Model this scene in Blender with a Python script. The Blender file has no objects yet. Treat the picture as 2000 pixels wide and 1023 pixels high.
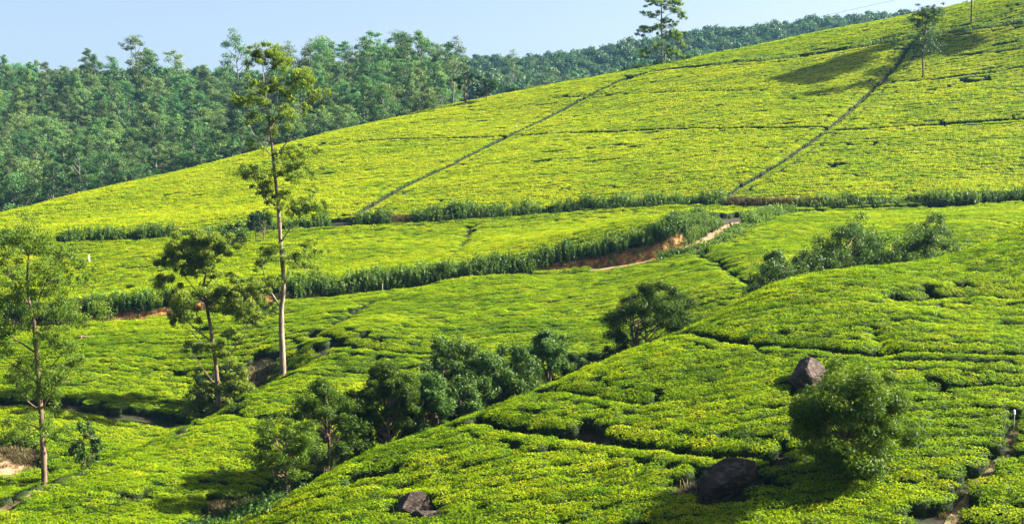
import bpy, math
import numpy as np
from math import radians as R

# ------------------------------------------------------------------ camera, sky, sun, exposure
SC = bpy.context.scene
COL = SC.collection
IMW, IMH, FPX, HZ = 2000.0, 1023.0, 2750.0, 350.0
CAMZ = 30.0
PITCH = math.atan((IMH / 2 - HZ) / FPX)
cam_d = bpy.data.cameras.new('camera')
cam = bpy.data.objects.new('camera', cam_d)
COL.objects.link(cam)
cam_d.sensor_width = 36.0
cam_d.lens = FPX / IMW * 36.0
cam_d.clip_start = 0.5
cam_d.clip_end = 20000
cam.location = (0, 0, CAMZ)
cam.rotation_euler = (math.pi / 2 - PITCH, 0, 0)
SC.camera = cam

SUN_AZ, SUN_EL = R(8), R(36)          # azimuth from +x towards +y
SUNV = np.array([math.cos(SUN_EL) * math.cos(SUN_AZ), math.cos(SUN_EL) * math.sin(SUN_AZ), math.sin(SUN_EL)])
world = bpy.data.worlds.new('World')
SC.world = world
world.use_nodes = True
wn = world.node_tree.nodes
wl = world.node_tree.links
bg = wn['Background']
sky = wn.new('ShaderNodeTexSky')
sky.sky_type = 'NISHITA'
sky.sun_disc = False
sky.sun_elevation = SUN_EL
sky.sun_rotation = math.pi / 2 - SUN_AZ
sky.altitude = 1500
sky.air_density = 0.7
sky.dust_density = 10.0
sky.ozone_density = 0.0
wl.new(sky.outputs[0], bg.inputs[0])
bg.inputs[1].default_value = 0.05
sun_d = bpy.data.lights.new('sun', 'SUN')
sun_d.energy = 5.0
sun_d.angle = R(0.53)
sun_d.color = (1.0, 0.93, 0.80)
sun = bpy.data.objects.new('sun', sun_d)
COL.objects.link(sun)
sun.location = (60, 20, 120)
# sun lamp shines along its -Z
from mathutils import Vector
sun.rotation_euler = Vector(SUNV).to_track_quat('Z', 'Y').to_euler()
vs = SC.view_settings
vs.view_transform = 'Standard'
vs.look = 'None'
vs.exposure = 2.42
vs.gamma = 1.0
vs.use_curve_mapping = False
SC.render.engine = 'CYCLES'
cy = SC.cycles
cy.max_bounces = 6
cy.diffuse_bounces = 3
cy.glossy_bounces = 2
cy.transmission_bounces = 4
cy.transparent_max_bounces = 6
cy.volume_bounces = 0
cy.use_denoising = True
cy.denoiser = 'OPENIMAGEDENOISE'
cy.denoising_input_passes = 'RGB_ALBEDO_NORMAL'
cy.sample_clamp_indirect = 4.0

# ------------------------------------------------------------------ numeric helpers
def rngf(seed):
    return np.random.default_rng(seed)

def unproj(px, py, Y):
    u = (px - IMW / 2) / FPX
    v = -(py - IMH / 2) / FPX
    sp, cp = math.sin(PITCH), math.cos(PITCH)
    d = np.array([u, cp + v * sp, -sp + v * cp])
    t = Y / d[1]
    return np.array([0, 0, CAMZ]) + d * t

def proj(p):
    p = np.asarray(p, float)
    q = p - np.array([0, 0, CAMZ])
    sp, cp = math.sin(PITCH), math.cos(PITCH)
    zf = q[..., 1] * cp - q[..., 2] * sp
    up = q[..., 1] * sp + q[..., 2] * cp
    return IMW / 2 + FPX * q[..., 0] / zf, IMH / 2 - FPX * up / zf

def vnoise(x, y, seed=0, sc=1.0):
    """smooth value noise in -1..1"""
    x = np.asarray(x, float) / sc + 137.3 * seed
    y = np.asarray(y, float) / sc + 71.7 * seed
    xi, yi = np.floor(x).astype(np.int64), np.floor(y).astype(np.int64)
    fx, fy = x - xi, y - yi
    fx = fx * fx * (3 - 2 * fx); fy = fy * fy * (3 - 2 * fy)
    def hsh(a, b):
        n = (a * 374761393 + b * 668265263 + seed * 974711) & 0x7fffffff
        n = ((n ^ (n >> 13)) * 1274126177) & 0x7fffffff
        n = n ^ (n >> 16)
        return (n & 0xffff) / 32767.5 - 1
    a = hsh(xi, yi); b = hsh(xi + 1, yi); c = hsh(xi, yi + 1); d = hsh(xi + 1, yi + 1)
    return (a * (1 - fx) + b * fx) * (1 - fy) + (c * (1 - fx) + d * fx) * fy

def resample(P, step):
    P = np.asarray(P, float)
    d = np.r_[0, np.cumsum(np.linalg.norm(np.diff(P[:, :2], axis=0), axis=1))]
    n = max(2, int(d[-1] / step) + 1)
    t = np.linspace(0, d[-1], n)
    return np.stack([np.interp(t, d, P[:, k]) for k in range(P.shape[1])], 1)

def smooth_poly(P, it=2):
    P = np.asarray(P, float)
    for _ in range(it):
        q = [P[0]]
        for a, b in zip(P[:-1], P[1:]):
            q += [a * .75 + b * .25, a * .25 + b * .75]
        q.append(P[-1])
        P = np.array(q)
    return P

def pdist(x, y, P):
    """unsigned distance to polyline, signed side (+ = left of travel), interpolated z along it"""
    x = np.asarray(x, float); y = np.asarray(y, float)
    best = np.full(x.shape, 1e9); side = np.zeros(x.shape); zz = np.zeros(x.shape)
    for a, b in zip(P[:-1], P[1:]):
        dx, dy = b[0] - a[0], b[1] - a[1]
        L2 = dx * dx + dy * dy + 1e-12
        t = np.clip(((x - a[0]) * dx + (y - a[1]) * dy) / L2, 0, 1)
        ex, ey = x - a[0] - t * dx, y - a[1] - t * dy
        d = np.hypot(ex, ey)
        m = d < best
        best = np.where(m, d, best)
        side = np.where(m, np.sign(dx * ey - dy * ex), side)
        if len(a) > 2:
            zz = np.where(m, a[2] + t * (b[2] - a[2]), zz)
    return best, side, zz

# ------------------------------------------------------------------ terrain heights
TEA_H = 0.85
ctl = []
def cp(px, py, Y, off=TEA_H):
    p = unproj(px, py, Y); ctl.append((p[0], p[1], p[2] - off))
def cz(x, y, zrel):
    ctl.append((x, y, CAMZ + zrel))
# near spur, canopy points seen in the picture
for a in [(545,985,74),(620,938,76.5),(700,890,78),(800,850,80),(950,800,83),(1100,740,86),(1240,680,89),(1360,635,92),(1460,580,96),(1550,545,100),
          (1700,520,104),(1850,500,108),(2000,440,116),(2200,385,122),(2500,340,126),
          (600,1023,69),(800,1023,66),(800,930,73),(950,1023,65),(950,900,73),(1150,1023,63),(1150,880,72),(1360,1023,61),(1360,900,67.5),(1360,760,78),
          (1700,1023,59),(1700,850,68),(1700,680,81),(2000,1023,58),(2000,850,67),(2000,680,80),(2000,560,95),(2300,1023,57),(2300,700,80),(1850,590,92),(1550,640,86)]:
    cp(*a)
# hidden gully behind the spur (bare ground)
GUL = [(380,1090,70),(490,1012,78),(560,965,82),(640,925,87),(760,893,91),(900,850,95),(1050,800,99),(1200,740,103),(1320,690,106),(1450,625,111),(1550,590,115),(1700,562,120),(1850,540,127),(2000,492,136),(2300,440,142)]
for a in GUL: cp(*a, off=1.3)
# middle spur
for a in [(-250,1060,75),(0,985,82),(80,945,86),(200,905,91),(370,830,100),(480,775,107),(560,730,113),(620,665,120),
          (300,960,84),(250,1023,77),(400,1020,76),(450,880,93),(60,1040,77),(600,810,102),(700,730,112),(850,650,122),
          (1000,700,111),(1000,620,126),(1200,620,124),(1200,560,137),(1380,560,125),(850,590,136),(1540,500,135),(1750,470,142),(1900,440,150),(2200,400,160),
          (1600,470,150),(1480,520,132)]:
    cp(*a)
# hidden drop behind the middle spur and the left valley
for a in [(560,748,118),(480,805,113),(370,865,107),(200,928,98),(60,965,93),(-200,1000,88)]: cp(*a, off=0.3)
for a in [(300,800,113),(200,700,124),(100,830,105),(0,720,122),(330,720,123),(450,690,125),(0,900,98),(-250,750,118),(-250,900,98),(620,625,132)]: cp(*a)
# terrace between the two tracks
for a in [(1000,470,168),(700,520,165),(300,560,162),(0,600,160),(-300,610,160),(1300,425,182),(700,470,183),(300,495,184),(0,515,184),(1150,440,178)]: cp(*a)
ROAD_PX = [(-300,662,143),(-100,652,143),(0,648,143),(150,644,143),(300,629,144.5),(450,612,147),(560,597,148.5),(720,583,150),(830,567,150.5),(930,551,151),(1100,537,152),(1230,518,152),(1320,500,152),(1375,478,155),(1420,452,163),(1448,437,172),(1500,427,179),(1600,423,181),(1700,420,181),(2000,405,181),(2300,395,181)]
ROAD = np.array([unproj(*a) for a in ROAD_PX])
ROAD = smooth_poly(ROAD, 2)
BANKH = lambda x: np.interp(x, [-80, -40, -30, -18, -8, 2, 6, 13, 19, 23, 27, 120], [1.2, 1.3, 1.3, 1.1, .9, 1.0, 1.5, 2.0, 2.0, 1.2, .2, .2])
for p in ROAD[::3]:
    ctl.append((p[0], p[1], p[2])); ctl.append((p[0], p[1] - 3.8, p[2] - (.7 if 4 < p[0] < 24 else .2))); ctl.append((p[0], p[1] + 4.5, p[2] + BANKH(p[0])))
LEDGE_PX = [(-300,510,194),(0,488,195),(150,482,195.5),(300,478,196),(650,452,196),(850,443,196),(1000,434,196),(1200,418,195.5),(1400,408,194),(1500,418,188),(1700,412,186.5),(2000,395,186),(2300,385,186)]
LEDGE = smooth_poly(np.array([unproj(*a) for a in LEDGE_PX]), 1)
for p in LEDGE[::2]:
    ctl.append((p[0], p[1] - .8, p[2])); ctl.append((p[0], p[1] + 2.5, p[2] + 1.0))
# the big opposite hill: silhouette and face
CREST = [(-300,470,205),(-120,440,220),(0,415,235),(100,390,245),(300,345,262),(500,295,280),(620,265,288),(800,225,298),(960,190,305),(1140,155,310),(1300,125,312),(1500,85,312),(1700,45,310),(1900,5,306),(2000,-20,304),(2300,-90,300),(2700,-150,296)]
for a in CREST: cp(*a)
for a in [(0,445,215),(300,410,225),(600,340,243),(1000,286,243),(1250,265,240),(1500,232,240),(1750,215,240),(2000,190,240),(2300,170,240),(1000,220,285),(1300,165,285),(1600,120,282),(1900,75,280)]: cp(*a)
# behind the hill
for a, b in zip(CREST, [-14,-14,-13,-11,-9,-7,-5,-2,2,6,8,10,12,14,16,18,20]):
    p = unproj(*a); cz(p[0] * 1.0, p[1] + 12, p[2] - CAMZ - .6)
    cz(p[0] * 1.12, p[1] + 55, b)
# forest hill behind on the left, rising ground
for x, y, z in [(-190,350,-15),(-140,350,-14),(-90,350,-8),(-40,352,6),(-190,430,4),(-140,430,4),(-95,430,3),(-55,420,14),(-20,420,16),(15,420,15),(-210,510,22),(-150,510,21),(-95,500,18),(-50,500,20),(0,500,19),
                (-400,500,18),(-400,350,-10),(70,450,14),(200,450,20),(400,450,25),(400,300,30),(-400,200,-10)]: cz(x, y, z)
for x, y, z in [(-330,900,48),(-100,900,52),(-33,900,63),(26,900,62),(80,900,74),(147,900,82),(230,900,90),(330,900,96),(600,900,100),(-600,900,45),(0,700,36),(150,700,46),(300,700,54),(-200,700,36),(600,600,50),
                (0,1100,50),(400,1100,70),(-400,1100,40),(0,1500,20),(-1500,1500,0),(1500,1500,0),(-1500,300,0),(1500,300,20),(0,2600,0),(-2500,2600,0),(2500,2600,0)]: cz(x, y, z)
# ground between the camera and the spur, camera hill
for x in (-90, -45, 0, 45, 90): cz(x, 42, -19.0); cz(x, 18, -9.5)
for x in (-90, 0, 90): cz(x, 0, -2.2); cz(x, -40, 3)
cz(-400, 0, 0); cz(400, 0, 0); cz(0, -400, 20); cz(-1500, -400, 10); cz(1500, -400, 10)
ctl = np.array(ctl)
S0 = 100.0
def tps_fit(P, z, lam=1e-4):
    n = len(P); Q = P / S0
    r2 = ((Q[:, None] - Q[None]) ** 2).sum(2)
    K = .5 * r2 * np.log(r2 + 1e-12) + lam * np.eye(n)
    A = np.zeros((n + 3, n + 3)); A[:n, :n] = K; A[:n, n] = 1; A[:n, n + 1:] = Q; A[n:, :n] = A[:n, n:].T
    return np.linalg.solve(A, np.r_[z, 0, 0, 0])
TW = tps_fit(ctl[:, :2], ctl[:, 2])
def tps(x, y):
    out = np.empty(x.size); xf, yf = x.ravel() / S0, y.ravel() / S0; C = ctl[:, :2] / S0; n = len(C)
    for i in range(0, x.size, 20000):
        r2 = (xf[i:i + 20000, None] - C[:, 0]) ** 2 + (yf[i:i + 20000, None] - C[:, 1]) ** 2
        out[i:i + 20000] = (.5 * r2 * np.log(r2 + 1e-12)) @ TW[:n] + TW[n] + TW[n + 1] * xf[i:i + 20000] + TW[n + 2] * yf[i:i + 20000]
    return out.reshape(x.shape)

def axis(lo, hi, step, far_lo, far_hi, g=1.08):
    a = list(np.arange(lo, hi + 1e-6, step))
    s = step
    while a[-1] < far_hi: s *= g; a.append(a[-1] + s)
    s = step
    while a[0] > far_lo: s *= g; a.insert(0, a[0] - s)
    return np.array(a)
XS = axis(-95, 95, .8, -2400, 2400, 1.05)
YS = np.r_[axis(-10, -9, 3, -400, -10, 1.3)[:-1], np.arange(-9, 55, 2.0), np.arange(55, 205, .7), axis(205, 345, 1.3, 205, 3000, 1.05)]
YS = np.unique(YS)
GX, GY = np.meshgrid(XS, YS)
GZ = tps(GX, GY)
def sstep(a, b, x):
    t = np.clip((x - a) / (b - a), 0, 1); return t * t * (3 - 2 * t)
# cut the track into the slope: flat bed, steep bank uphill
d, s, zr = pdist(GX, GY, ROAD)
sd = d * s
up = sstep(1.7, 2.9, sd); dn = sstep(1.7, 3.2, -sd)
bh = BANKH(GX)
zup = np.where(sd < 4.4, zr + bh * up, (zr + bh) * (1 - sstep(4.4, 7.5, sd)) + GZ * sstep(4.4, 7.5, sd))
GZ = np.where((sd > 0) & (d < 7.5), zup, np.where((sd <= 0) & (d < 4), zr * (1 - dn) + GZ * dn, GZ))
d, s, zr = pdist(GX, GY, LEDGE)
sd = d * s
GZ = np.where(np.abs(sd) < 2.4, zr + np.where(sd > 0, sstep(.1, .9, sd) * 1.1, 0) * 1.0 * sstep(2.4, 1.4, np.abs(sd)) + (GZ - zr) * sstep(.9, 2.4, np.abs(sd)), GZ)
GZ += .10 * vnoise(GX, GY, 3, 6.0) + .05 * vnoise(GX, GY, 4, 2.1)

def hgt(x, y):
    x = np.asarray(x, float); y = np.asarray(y, float)
    i = np.clip(np.searchsorted(XS, x) - 1, 0, len(XS) - 2); j = np.clip(np.searchsorted(YS, y) - 1, 0, len(YS) - 2)
    fx = (x - XS[i]) / (XS[i + 1] - XS[i]); fy = (y - YS[j]) / (YS[j + 1] - YS[j])
    return (GZ[j, i] * (1 - fx) + GZ[j, i + 1] * fx) * (1 - fy) + (GZ[j + 1, i] * (1 - fx) + GZ[j + 1, i + 1] * fx) * fy

def hit(px, py, off=0.0, ymin=50.0, ymax=420.0):
    """first place where the sight line through a picture point meets the ground raised by off"""
    Y = np.arange(ymin, ymax, .2)
    a = unproj(px, py, 1.0) - np.array([0, 0, CAMZ])
    X = a[0] * Y; Z = CAMZ + a[2] * Y
    k = np.nonzero(Z < hgt(X, Y) + off)[0]
    if len(k) == 0:
        j = int(np.argmin(Z - hgt(X, Y)))
    else:
        j = k[0]
    return np.array([X[j], Y[j], float(hgt(X[j], Y[j]))])
def hits(pts, off=TEA_H, ymin=50.0):
    return np.array([hit(a, b, off, ymin) for a, b in pts])

# ------------------------------------------------------------------ materials
def nodes_of(m):
    m.use_nodes = True
    return m.node_tree.nodes, m.node_tree.links
MATS = {}
def leaf_mat(name, stops, trans=.4, rough=.45, spec=.12, inst=False, tcol=1.35, vary=.12, huev=.008):
    m = bpy.data.materials.new(name); n, l = nodes_of(m); n.clear()
    out = n.new('ShaderNodeOutputMaterial')
    at = n.new('ShaderNodeAttribute'); at.attribute_name = 'lv'
    fac = at.outputs['Fac']
    if inst:
        ai = n.new('ShaderNodeAttribute'); ai.attribute_type = 'INSTANCER'; ai.attribute_name = 'tone'
        ma = n.new('ShaderNodeMath'); ma.operation = 'ADD'; l.new(fac, ma.inputs[0]); l.new(ai.outputs['Fac'], ma.inputs[1]); ma.use_clamp = True
        fac = ma.outputs[0]
    rp = n.new('ShaderNodeValToRGB'); l.new(fac, rp.inputs[0])
    e = rp.color_ramp.elements
    e[0].position = stops[0][0]; e[0].color = (*stops[0][1], 1)
    e[1].position = stops[-1][0]; e[1].color = (*stops[-1][1], 1)
    for p, c in stops[1:-1]:
        k = e.new(p); k.color = (*c, 1)
    col = rp.outputs[0]
    oi = n.new('ShaderNodeObjectInfo')
    mr = n.new('ShaderNodeMapRange'); l.new(oi.outputs['Random'], mr.inputs[0]); mr.inputs[3].default_value = 1 - vary; mr.inputs[4].default_value = 1 + vary
    hs = n.new('ShaderNodeHueSaturation'); l.new(col, hs.inputs['Color']); l.new(mr.outputs[0], hs.inputs['Value'])
    wv = n.new('ShaderNodeTexWhiteNoise'); wv.noise_dimensions = '1D'; l.new(oi.outputs['Random'], wv.inputs['W'])
    mh = n.new('ShaderNodeMapRange'); l.new(wv.outputs['Value'], mh.inputs[0]); mh.inputs[3].default_value = .5 - huev; mh.inputs[4].default_value = .5 + huev; l.new(mh.outputs[0], hs.inputs['Hue'])
    col = hs.outputs[0]
    pb = n.new('ShaderNodeBsdfPrincipled'); l.new(col, pb.inputs['Base Color'])
    pb.inputs['Roughness'].default_value = rough; pb.inputs['Specular IOR Level'].default_value = spec
    tr = n.new('ShaderNodeBsdfTranslucent')
    mg = n.new('ShaderNodeMix'); mg.data_type = 'RGBA'; mg.blend_type = 'MULTIPLY'; mg.inputs[0].default_value = 1
    l.new(col, mg.inputs[6]); mg.inputs[7].default_value = (tcol * 1.05, tcol, tcol * .5, 1)
    l.new(mg.outputs[2], tr.inputs[0])
    mx = n.new('ShaderNodeMixShader'); mx.inputs[0].default_value = trans
    l.new(pb.outputs[0], mx.inputs[1]); l.new(tr.outputs[0], mx.inputs[2])
    l.new(mx.outputs[0], out.inputs[0])
    MATS[name] = m
    return m
def noise_mat(name, c1, c2, scale=2.0, rough=.9, c3=None, s3=.3, bump=.4, bscale=8.0, stretch=(1, 1, 1), detail=6):
    m = bpy.data.materials.new(name); n, l = nodes_of(m)
    pb = n['Principled BSDF']; pb.inputs['Roughness'].default_value = rough; pb.inputs['Specular IOR Level'].default_value = .2
    tc = n.new('ShaderNodeTexCoord'); mp = n.new('ShaderNodeMapping'); mp.inputs['Scale'].default_value = stretch
    l.new(tc.outputs['Object'], mp.inputs[0])
    nt = n.new('ShaderNodeTexNoise'); nt.inputs['Scale'].default_value = scale; nt.inputs['Detail'].default_value = detail
    l.new(mp.outputs[0], nt.inputs['Vector'])
    rp = n.new('ShaderNodeValToRGB'); l.new(nt.outputs[0], rp.inputs[0])
    e = rp.color_ramp.elements; e[0].position = .35; e[0].color = (*c1, 1); e[1].position = .65; e[1].color = (*c2, 1)
    col = rp.outputs[0]
    if c3:
        n2 = n.new('ShaderNodeTexNoise'); n2.inputs['Scale'].default_value = s3; n2.inputs['Detail'].default_value = 8; l.new(mp.outputs[0], n2.inputs['Vector'])
        r2 = n.new('ShaderNodeValToRGB'); l.new(n2.outputs[0], r2.inputs[0]); r2.color_ramp.elements[0].position = .52; r2.color_ramp.elements[1].position = .62
        mx = n.new('ShaderNodeMix'); mx.data_type = 'RGBA'; l.new(r2.outputs[0], mx.inputs[0]); l.new(col, mx.inputs[6]); mx.inputs[7].default_value = (*c3, 1)
        col = mx.outputs[2]
    l.new(col, pb.inputs['Base Color'])
    if bump:
        nb = n.new('ShaderNodeTexNoise'); nb.inputs['Scale'].default_value = bscale; nb.inputs['Detail'].default_value = 8; l.new(mp.outputs[0], nb.inputs['Vector'])
        bp = n.new('ShaderNodeBump'); bp.inputs['Strength'].default_value = bump; bp.inputs['Distance'].default_value = .1
        l.new(nb.outputs[0], bp.inputs['Height']); l.new(bp.outputs[0], pb.inputs['Normal'])
    MATS[name] = m
    return m

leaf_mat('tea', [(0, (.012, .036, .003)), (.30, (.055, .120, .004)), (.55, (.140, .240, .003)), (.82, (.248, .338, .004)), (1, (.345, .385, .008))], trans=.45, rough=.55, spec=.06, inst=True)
noise_mat('tea_inner_dome', (.008, .016, .004), (.020, .034, .007), 3.0, bump=0)  # very dark green for the light-blocking dome inside each bush
leaf_mat('eucalypt', [(0, (.022, .050, .008)), (.5, (.082, .155, .018)), (1, (.25, .315, .03))], trans=.42)
leaf_mat('eucalypt_far', [(0, (.014, .042, .014)), (.5, (.062, .134, .044)), (1, (.155, .24, .065))], trans=.35, vary=.45, huev=.04)  # paler, bluer mid tone has some distance haze put into the leaf colour
leaf_mat('wood_far', [(0, (.010, .032, .014)), (.5, (.030, .078, .026)), (1, (.080, .140, .035))], trans=.25, inst=True, vary=.35, huev=.03)
leaf_mat('wattle', [(0, (.008, .024, .003)), (.5, (.042, .092, .006)), (1, (.15, .21, .010))], trans=.35)
leaf_mat('broadleaf', [(0, (.009, .027, .006)), (.5, (.042, .098, .014)), (.9, (.13, .195, .03)), (1, (.21, .24, .07))], trans=.35, rough=.5, spec=.2)
leaf_mat('darkleaf', [(0, (.008, .024, .008)), (.5, (.022, .055, .014)), (1, (.06, .11, .02))], trans=.25)
leaf_mat('weed', [(0, (.010, .030, .006)), (.5, (.045, .105, .016)), (1, (.16, .25, .045))], trans=.35, inst=True)
leaf_mat('drygrass', [(0, (.040, .032, .016)), (.5, (.115, .095, .042)), (1, (.28, .235, .105))], trans=.2, inst=True)
noise_mat('bark_pale', (.12, .09, .065), (.27, .215, .16), 3.0, stretch=(1, 1, .25), c3=(.10, .075, .055), s3=1.2)
noise_mat('bark_brown', (.075, .05, .032), (.19, .13, .085), 4.0, stretch=(1, 1, .25))
noise_mat('bark_far', (.08, .07, .055), (.20, .17, .14), 1.0, stretch=(1, 1, .2), bump=0)
noise_mat('rock', (.016, .011, .009), (.052, .036, .027), 2.4, rough=.85, c3=(.085, .062, .048), s3=3.0, bump=.9, bscale=7.0, stretch=(1, .6, 2.2))
noise_mat('soil_red', (.15, .062, .018), (.32, .155, .045), 2.5, bump=.8, bscale=6.0, c3=(.12, .09, .035), s3=1.4)
noise_mat('soil_track', (.19, .11, .06), (.30, .20, .12), 1.2, bump=.4)
noise_mat('soil_path', (.11, .065, .032), (.24, .16, .085), 2.2, bump=.5, c3=(.06, .085, .02), s3=1.5)
noise_mat('pole_wood', (.05, .035, .025), (.12, .085, .06), 6.0, stretch=(1, 1, .1), bump=.2)
noise_mat('white_paint', (.62, .62, .60), (.80, .80, .78), 5.0, rough=.6, bump=0)
noise_mat('stake_wood', (.30, .24, .17), (.42, .35, .26), 6.0, stretch=(1, 1, .1), bump=.2)
noise_mat('wire', (.05, .05, .05), (.08, .08, .08), 5.0, bump=0)
noise_mat('bird', (.02, .02, .02), (.04, .035, .03), 5.0, bump=0)
noise_mat('concrete', (.13, .09, .06), (.24, .17, .12), 4.0)
# ground: dark loam and leaf litter, greener where the wood stands
noise_mat('ground', (.012, .010, .006), (.036, .028, .014), 1.3, c3=(.014, .026, .006), s3=.5, bump=.6, bscale=3.0)

# ------------------------------------------------------------------ mesh helpers
def mesh_from(name, V, faces_list, mats, lv=None, mat_idx=None, smooth=None):
    """faces_list: list of (m,k) index arrays"""
    V = np.asarray(V, np.float32)
    loops = np.concatenate([f.ravel() for f in faces_list]).astype(np.int32)
    tot = np.concatenate([np.full(len(f), f.shape[1], np.int32) for f in faces_list])
    st = np.r_[0, np.cumsum(tot)[:-1]].astype(np.int32)
    me = bpy.data.meshes.new(name)
    me.vertices.add(len(V)); me.vertices.foreach_set('co', V.ravel())
    me.loops.add(len(loops)); me.loops.foreach_set('vertex_index', loops)
    me.polygons.add(len(tot)); me.polygons.foreach_set('loop_start', st); me.polygons.foreach_set('loop_total', tot)
    if mat_idx is not None: me.polygons.foreach_set('material_index', np.asarray(mat_idx, np.int32))
    if smooth is not None: me.polygons.foreach_set('use_smooth', np.full(len(tot), bool(smooth)))
    for m in mats: me.materials.append(MATS[m])
    if lv is not None:
        a = me.attributes.new('lv', 'FLOAT', 'FACE'); a.data.foreach_set('value', np.asarray(lv, np.float32))
    me.update(calc_edges=True)
    return me
def link(name, data, parent=None, loc=None):
    o = bpy.data.objects.new(name, data); COL.objects.link(o)
    if parent is not None: o.parent = parent
    if loc is not None: o.location = loc
    return o
def tag(o, label=None, cat=None, group=None, kind=None):
    if label: o['label'] = label
    if cat: o['category'] = cat
    if group: o['group'] = group
    if kind: o['kind'] = kind
    return o

def norm(v):
    return v / (np.linalg.norm(v, axis=-1, keepdims=True) + 1e-9)
def leaves(P, N, L, Wd, rng, axis_hint=None):
    """rhombic leaf faces at P with normals N, length L and width Wd (arrays or scalars)"""
    n = len(P)
    r = rng.normal(size=(n, 3)) if axis_hint is None else axis_hint + .35 * rng.normal(size=(n, 3))
    a = norm(r - (r * N).sum(1, keepdims=True) * N)
    b = np.cross(N, a)
    L = np.broadcast_to(L, (n,))[:, None]; Wd = np.broadcast_to(Wd, (n,))[:, None]
    V = np.stack([P - a * L * .5, P + b * Wd * .5 - a * L * .08, P + a * L * .5, P - b * Wd * .5 - a * L * .08], 1).reshape(-1, 3)
    return V, np.arange(4 * n).reshape(-1, 4)
def tube(P, rad, sides=7):
    P = np.asarray(P, float); n = len(P); rad = np.broadcast_to(rad, (n,))
    T = norm(np.gradient(P, axis=0))
    ref = np.array([1.0, 0, 0]) if abs(T[0, 0]) < .8 else np.array([0, 1.0, 0])
    U = norm(np.cross(T, ref)); W = np.cross(T, U)
    an = np.linspace(0, 2 * np.pi, sides, endpoint=False)
    V = (P[:, None] + rad[:, None, None] * (np.cos(an)[None, :, None] * U[:, None] + np.sin(an)[None, :, None] * W[:, None])).reshape(-1, 3)
    i = np.arange(n - 1)[:, None] * sides; k = np.arange(sides)[None]; k2 = (k + 1) % sides
    F = np.stack([i + k, i + k2, i + sides + k2, i + sides + k], 2).reshape(-1, 4)
    return V, F
class Acc:
    def __init__(s): s.V = []; s.F = []; s.lv = []; s.n = 0
    def add(s, V, F, lv=None):
        s.V.append(V); s.F.append(F + s.n); s.n += len(V); s.lv.append(np.zeros(len(F)) if lv is None else np.broadcast_to(lv, (len(F),)))
    def mesh(s, name, mat, smooth=None, lv=True):
        return mesh_from(name, np.concatenate(s.V), [np.concatenate(s.F)], [mat], np.concatenate(s.lv) if lv else None, smooth=smooth)
def blob(rng, n, c, r, shell=.45):
    """random points in an ellipsoid, biased to its shell; returns points and outward normals"""
    d = norm(rng.normal(size=(n, 3)))
    rr = rng.random(n)[:, None] ** shell
    r = np.asarray(r, float)
    return c + d * rr * r, norm(d / r)

# ------------------------------------------------------------------ ground sheet
def build_ground():
    ny, nx = GX.shape
    V = np.stack([GX, GY, GZ], 2).reshape(-1, 3)
    i = np.arange(ny - 1)[:, None] * nx + np.arange(nx - 1)[None]
    F = np.stack([i, i + 1, i + nx + 1, i + nx], 2).reshape(-1, 4)
    o = link('ground', mesh_from('ground', V, [F], ['ground'], smooth=True))
    tag(o, 'dark loam ground of the valley and hills under tea and forest', 'ground', kind='structure')

def ribbon(name, P, width, mat, lift, label, cat, seed=0, wob=.15, step=.7):
    P = resample(P, step); T = norm(np.gradient(P[:, :2], axis=0)); N = np.stack([-T[:, 1], T[:, 0]], 1)
    rng = rngf(seed); nl = 5
    rows = []
    wv = width * .5 * (1 + wob * vnoise(np.arange(len(P)) * step, np.zeros(len(P)), seed, 1.6))
    for k in np.linspace(-1, 1, nl):
        q = P[:, :2] + N * (wv * k)[:, None] + (rng.normal(size=(len(P), 2)) * .04 * width if abs(k) == 1 else 0)
        rows.append(np.c_[q, hgt(q[:, 0], q[:, 1]) + lift])
    V = np.stack(rows, 1).reshape(-1, 3)
    i = np.arange(len(P) - 1)[:, None] * nl + np.arange(nl - 1)[None]
    F = np.stack([i, i + nl, i + nl + 1, i + 1], 2).reshape(-1, 4)
    o = link(name, mesh_from(name, V, [F], [mat], smooth=True))
    return tag(o, label, cat, kind='structure')
ribbon('dirt_road', ROAD, 3.1, 'soil_track', .05, 'pale dirt track cut along the slope below the earth bank', 'road', 1)

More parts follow.
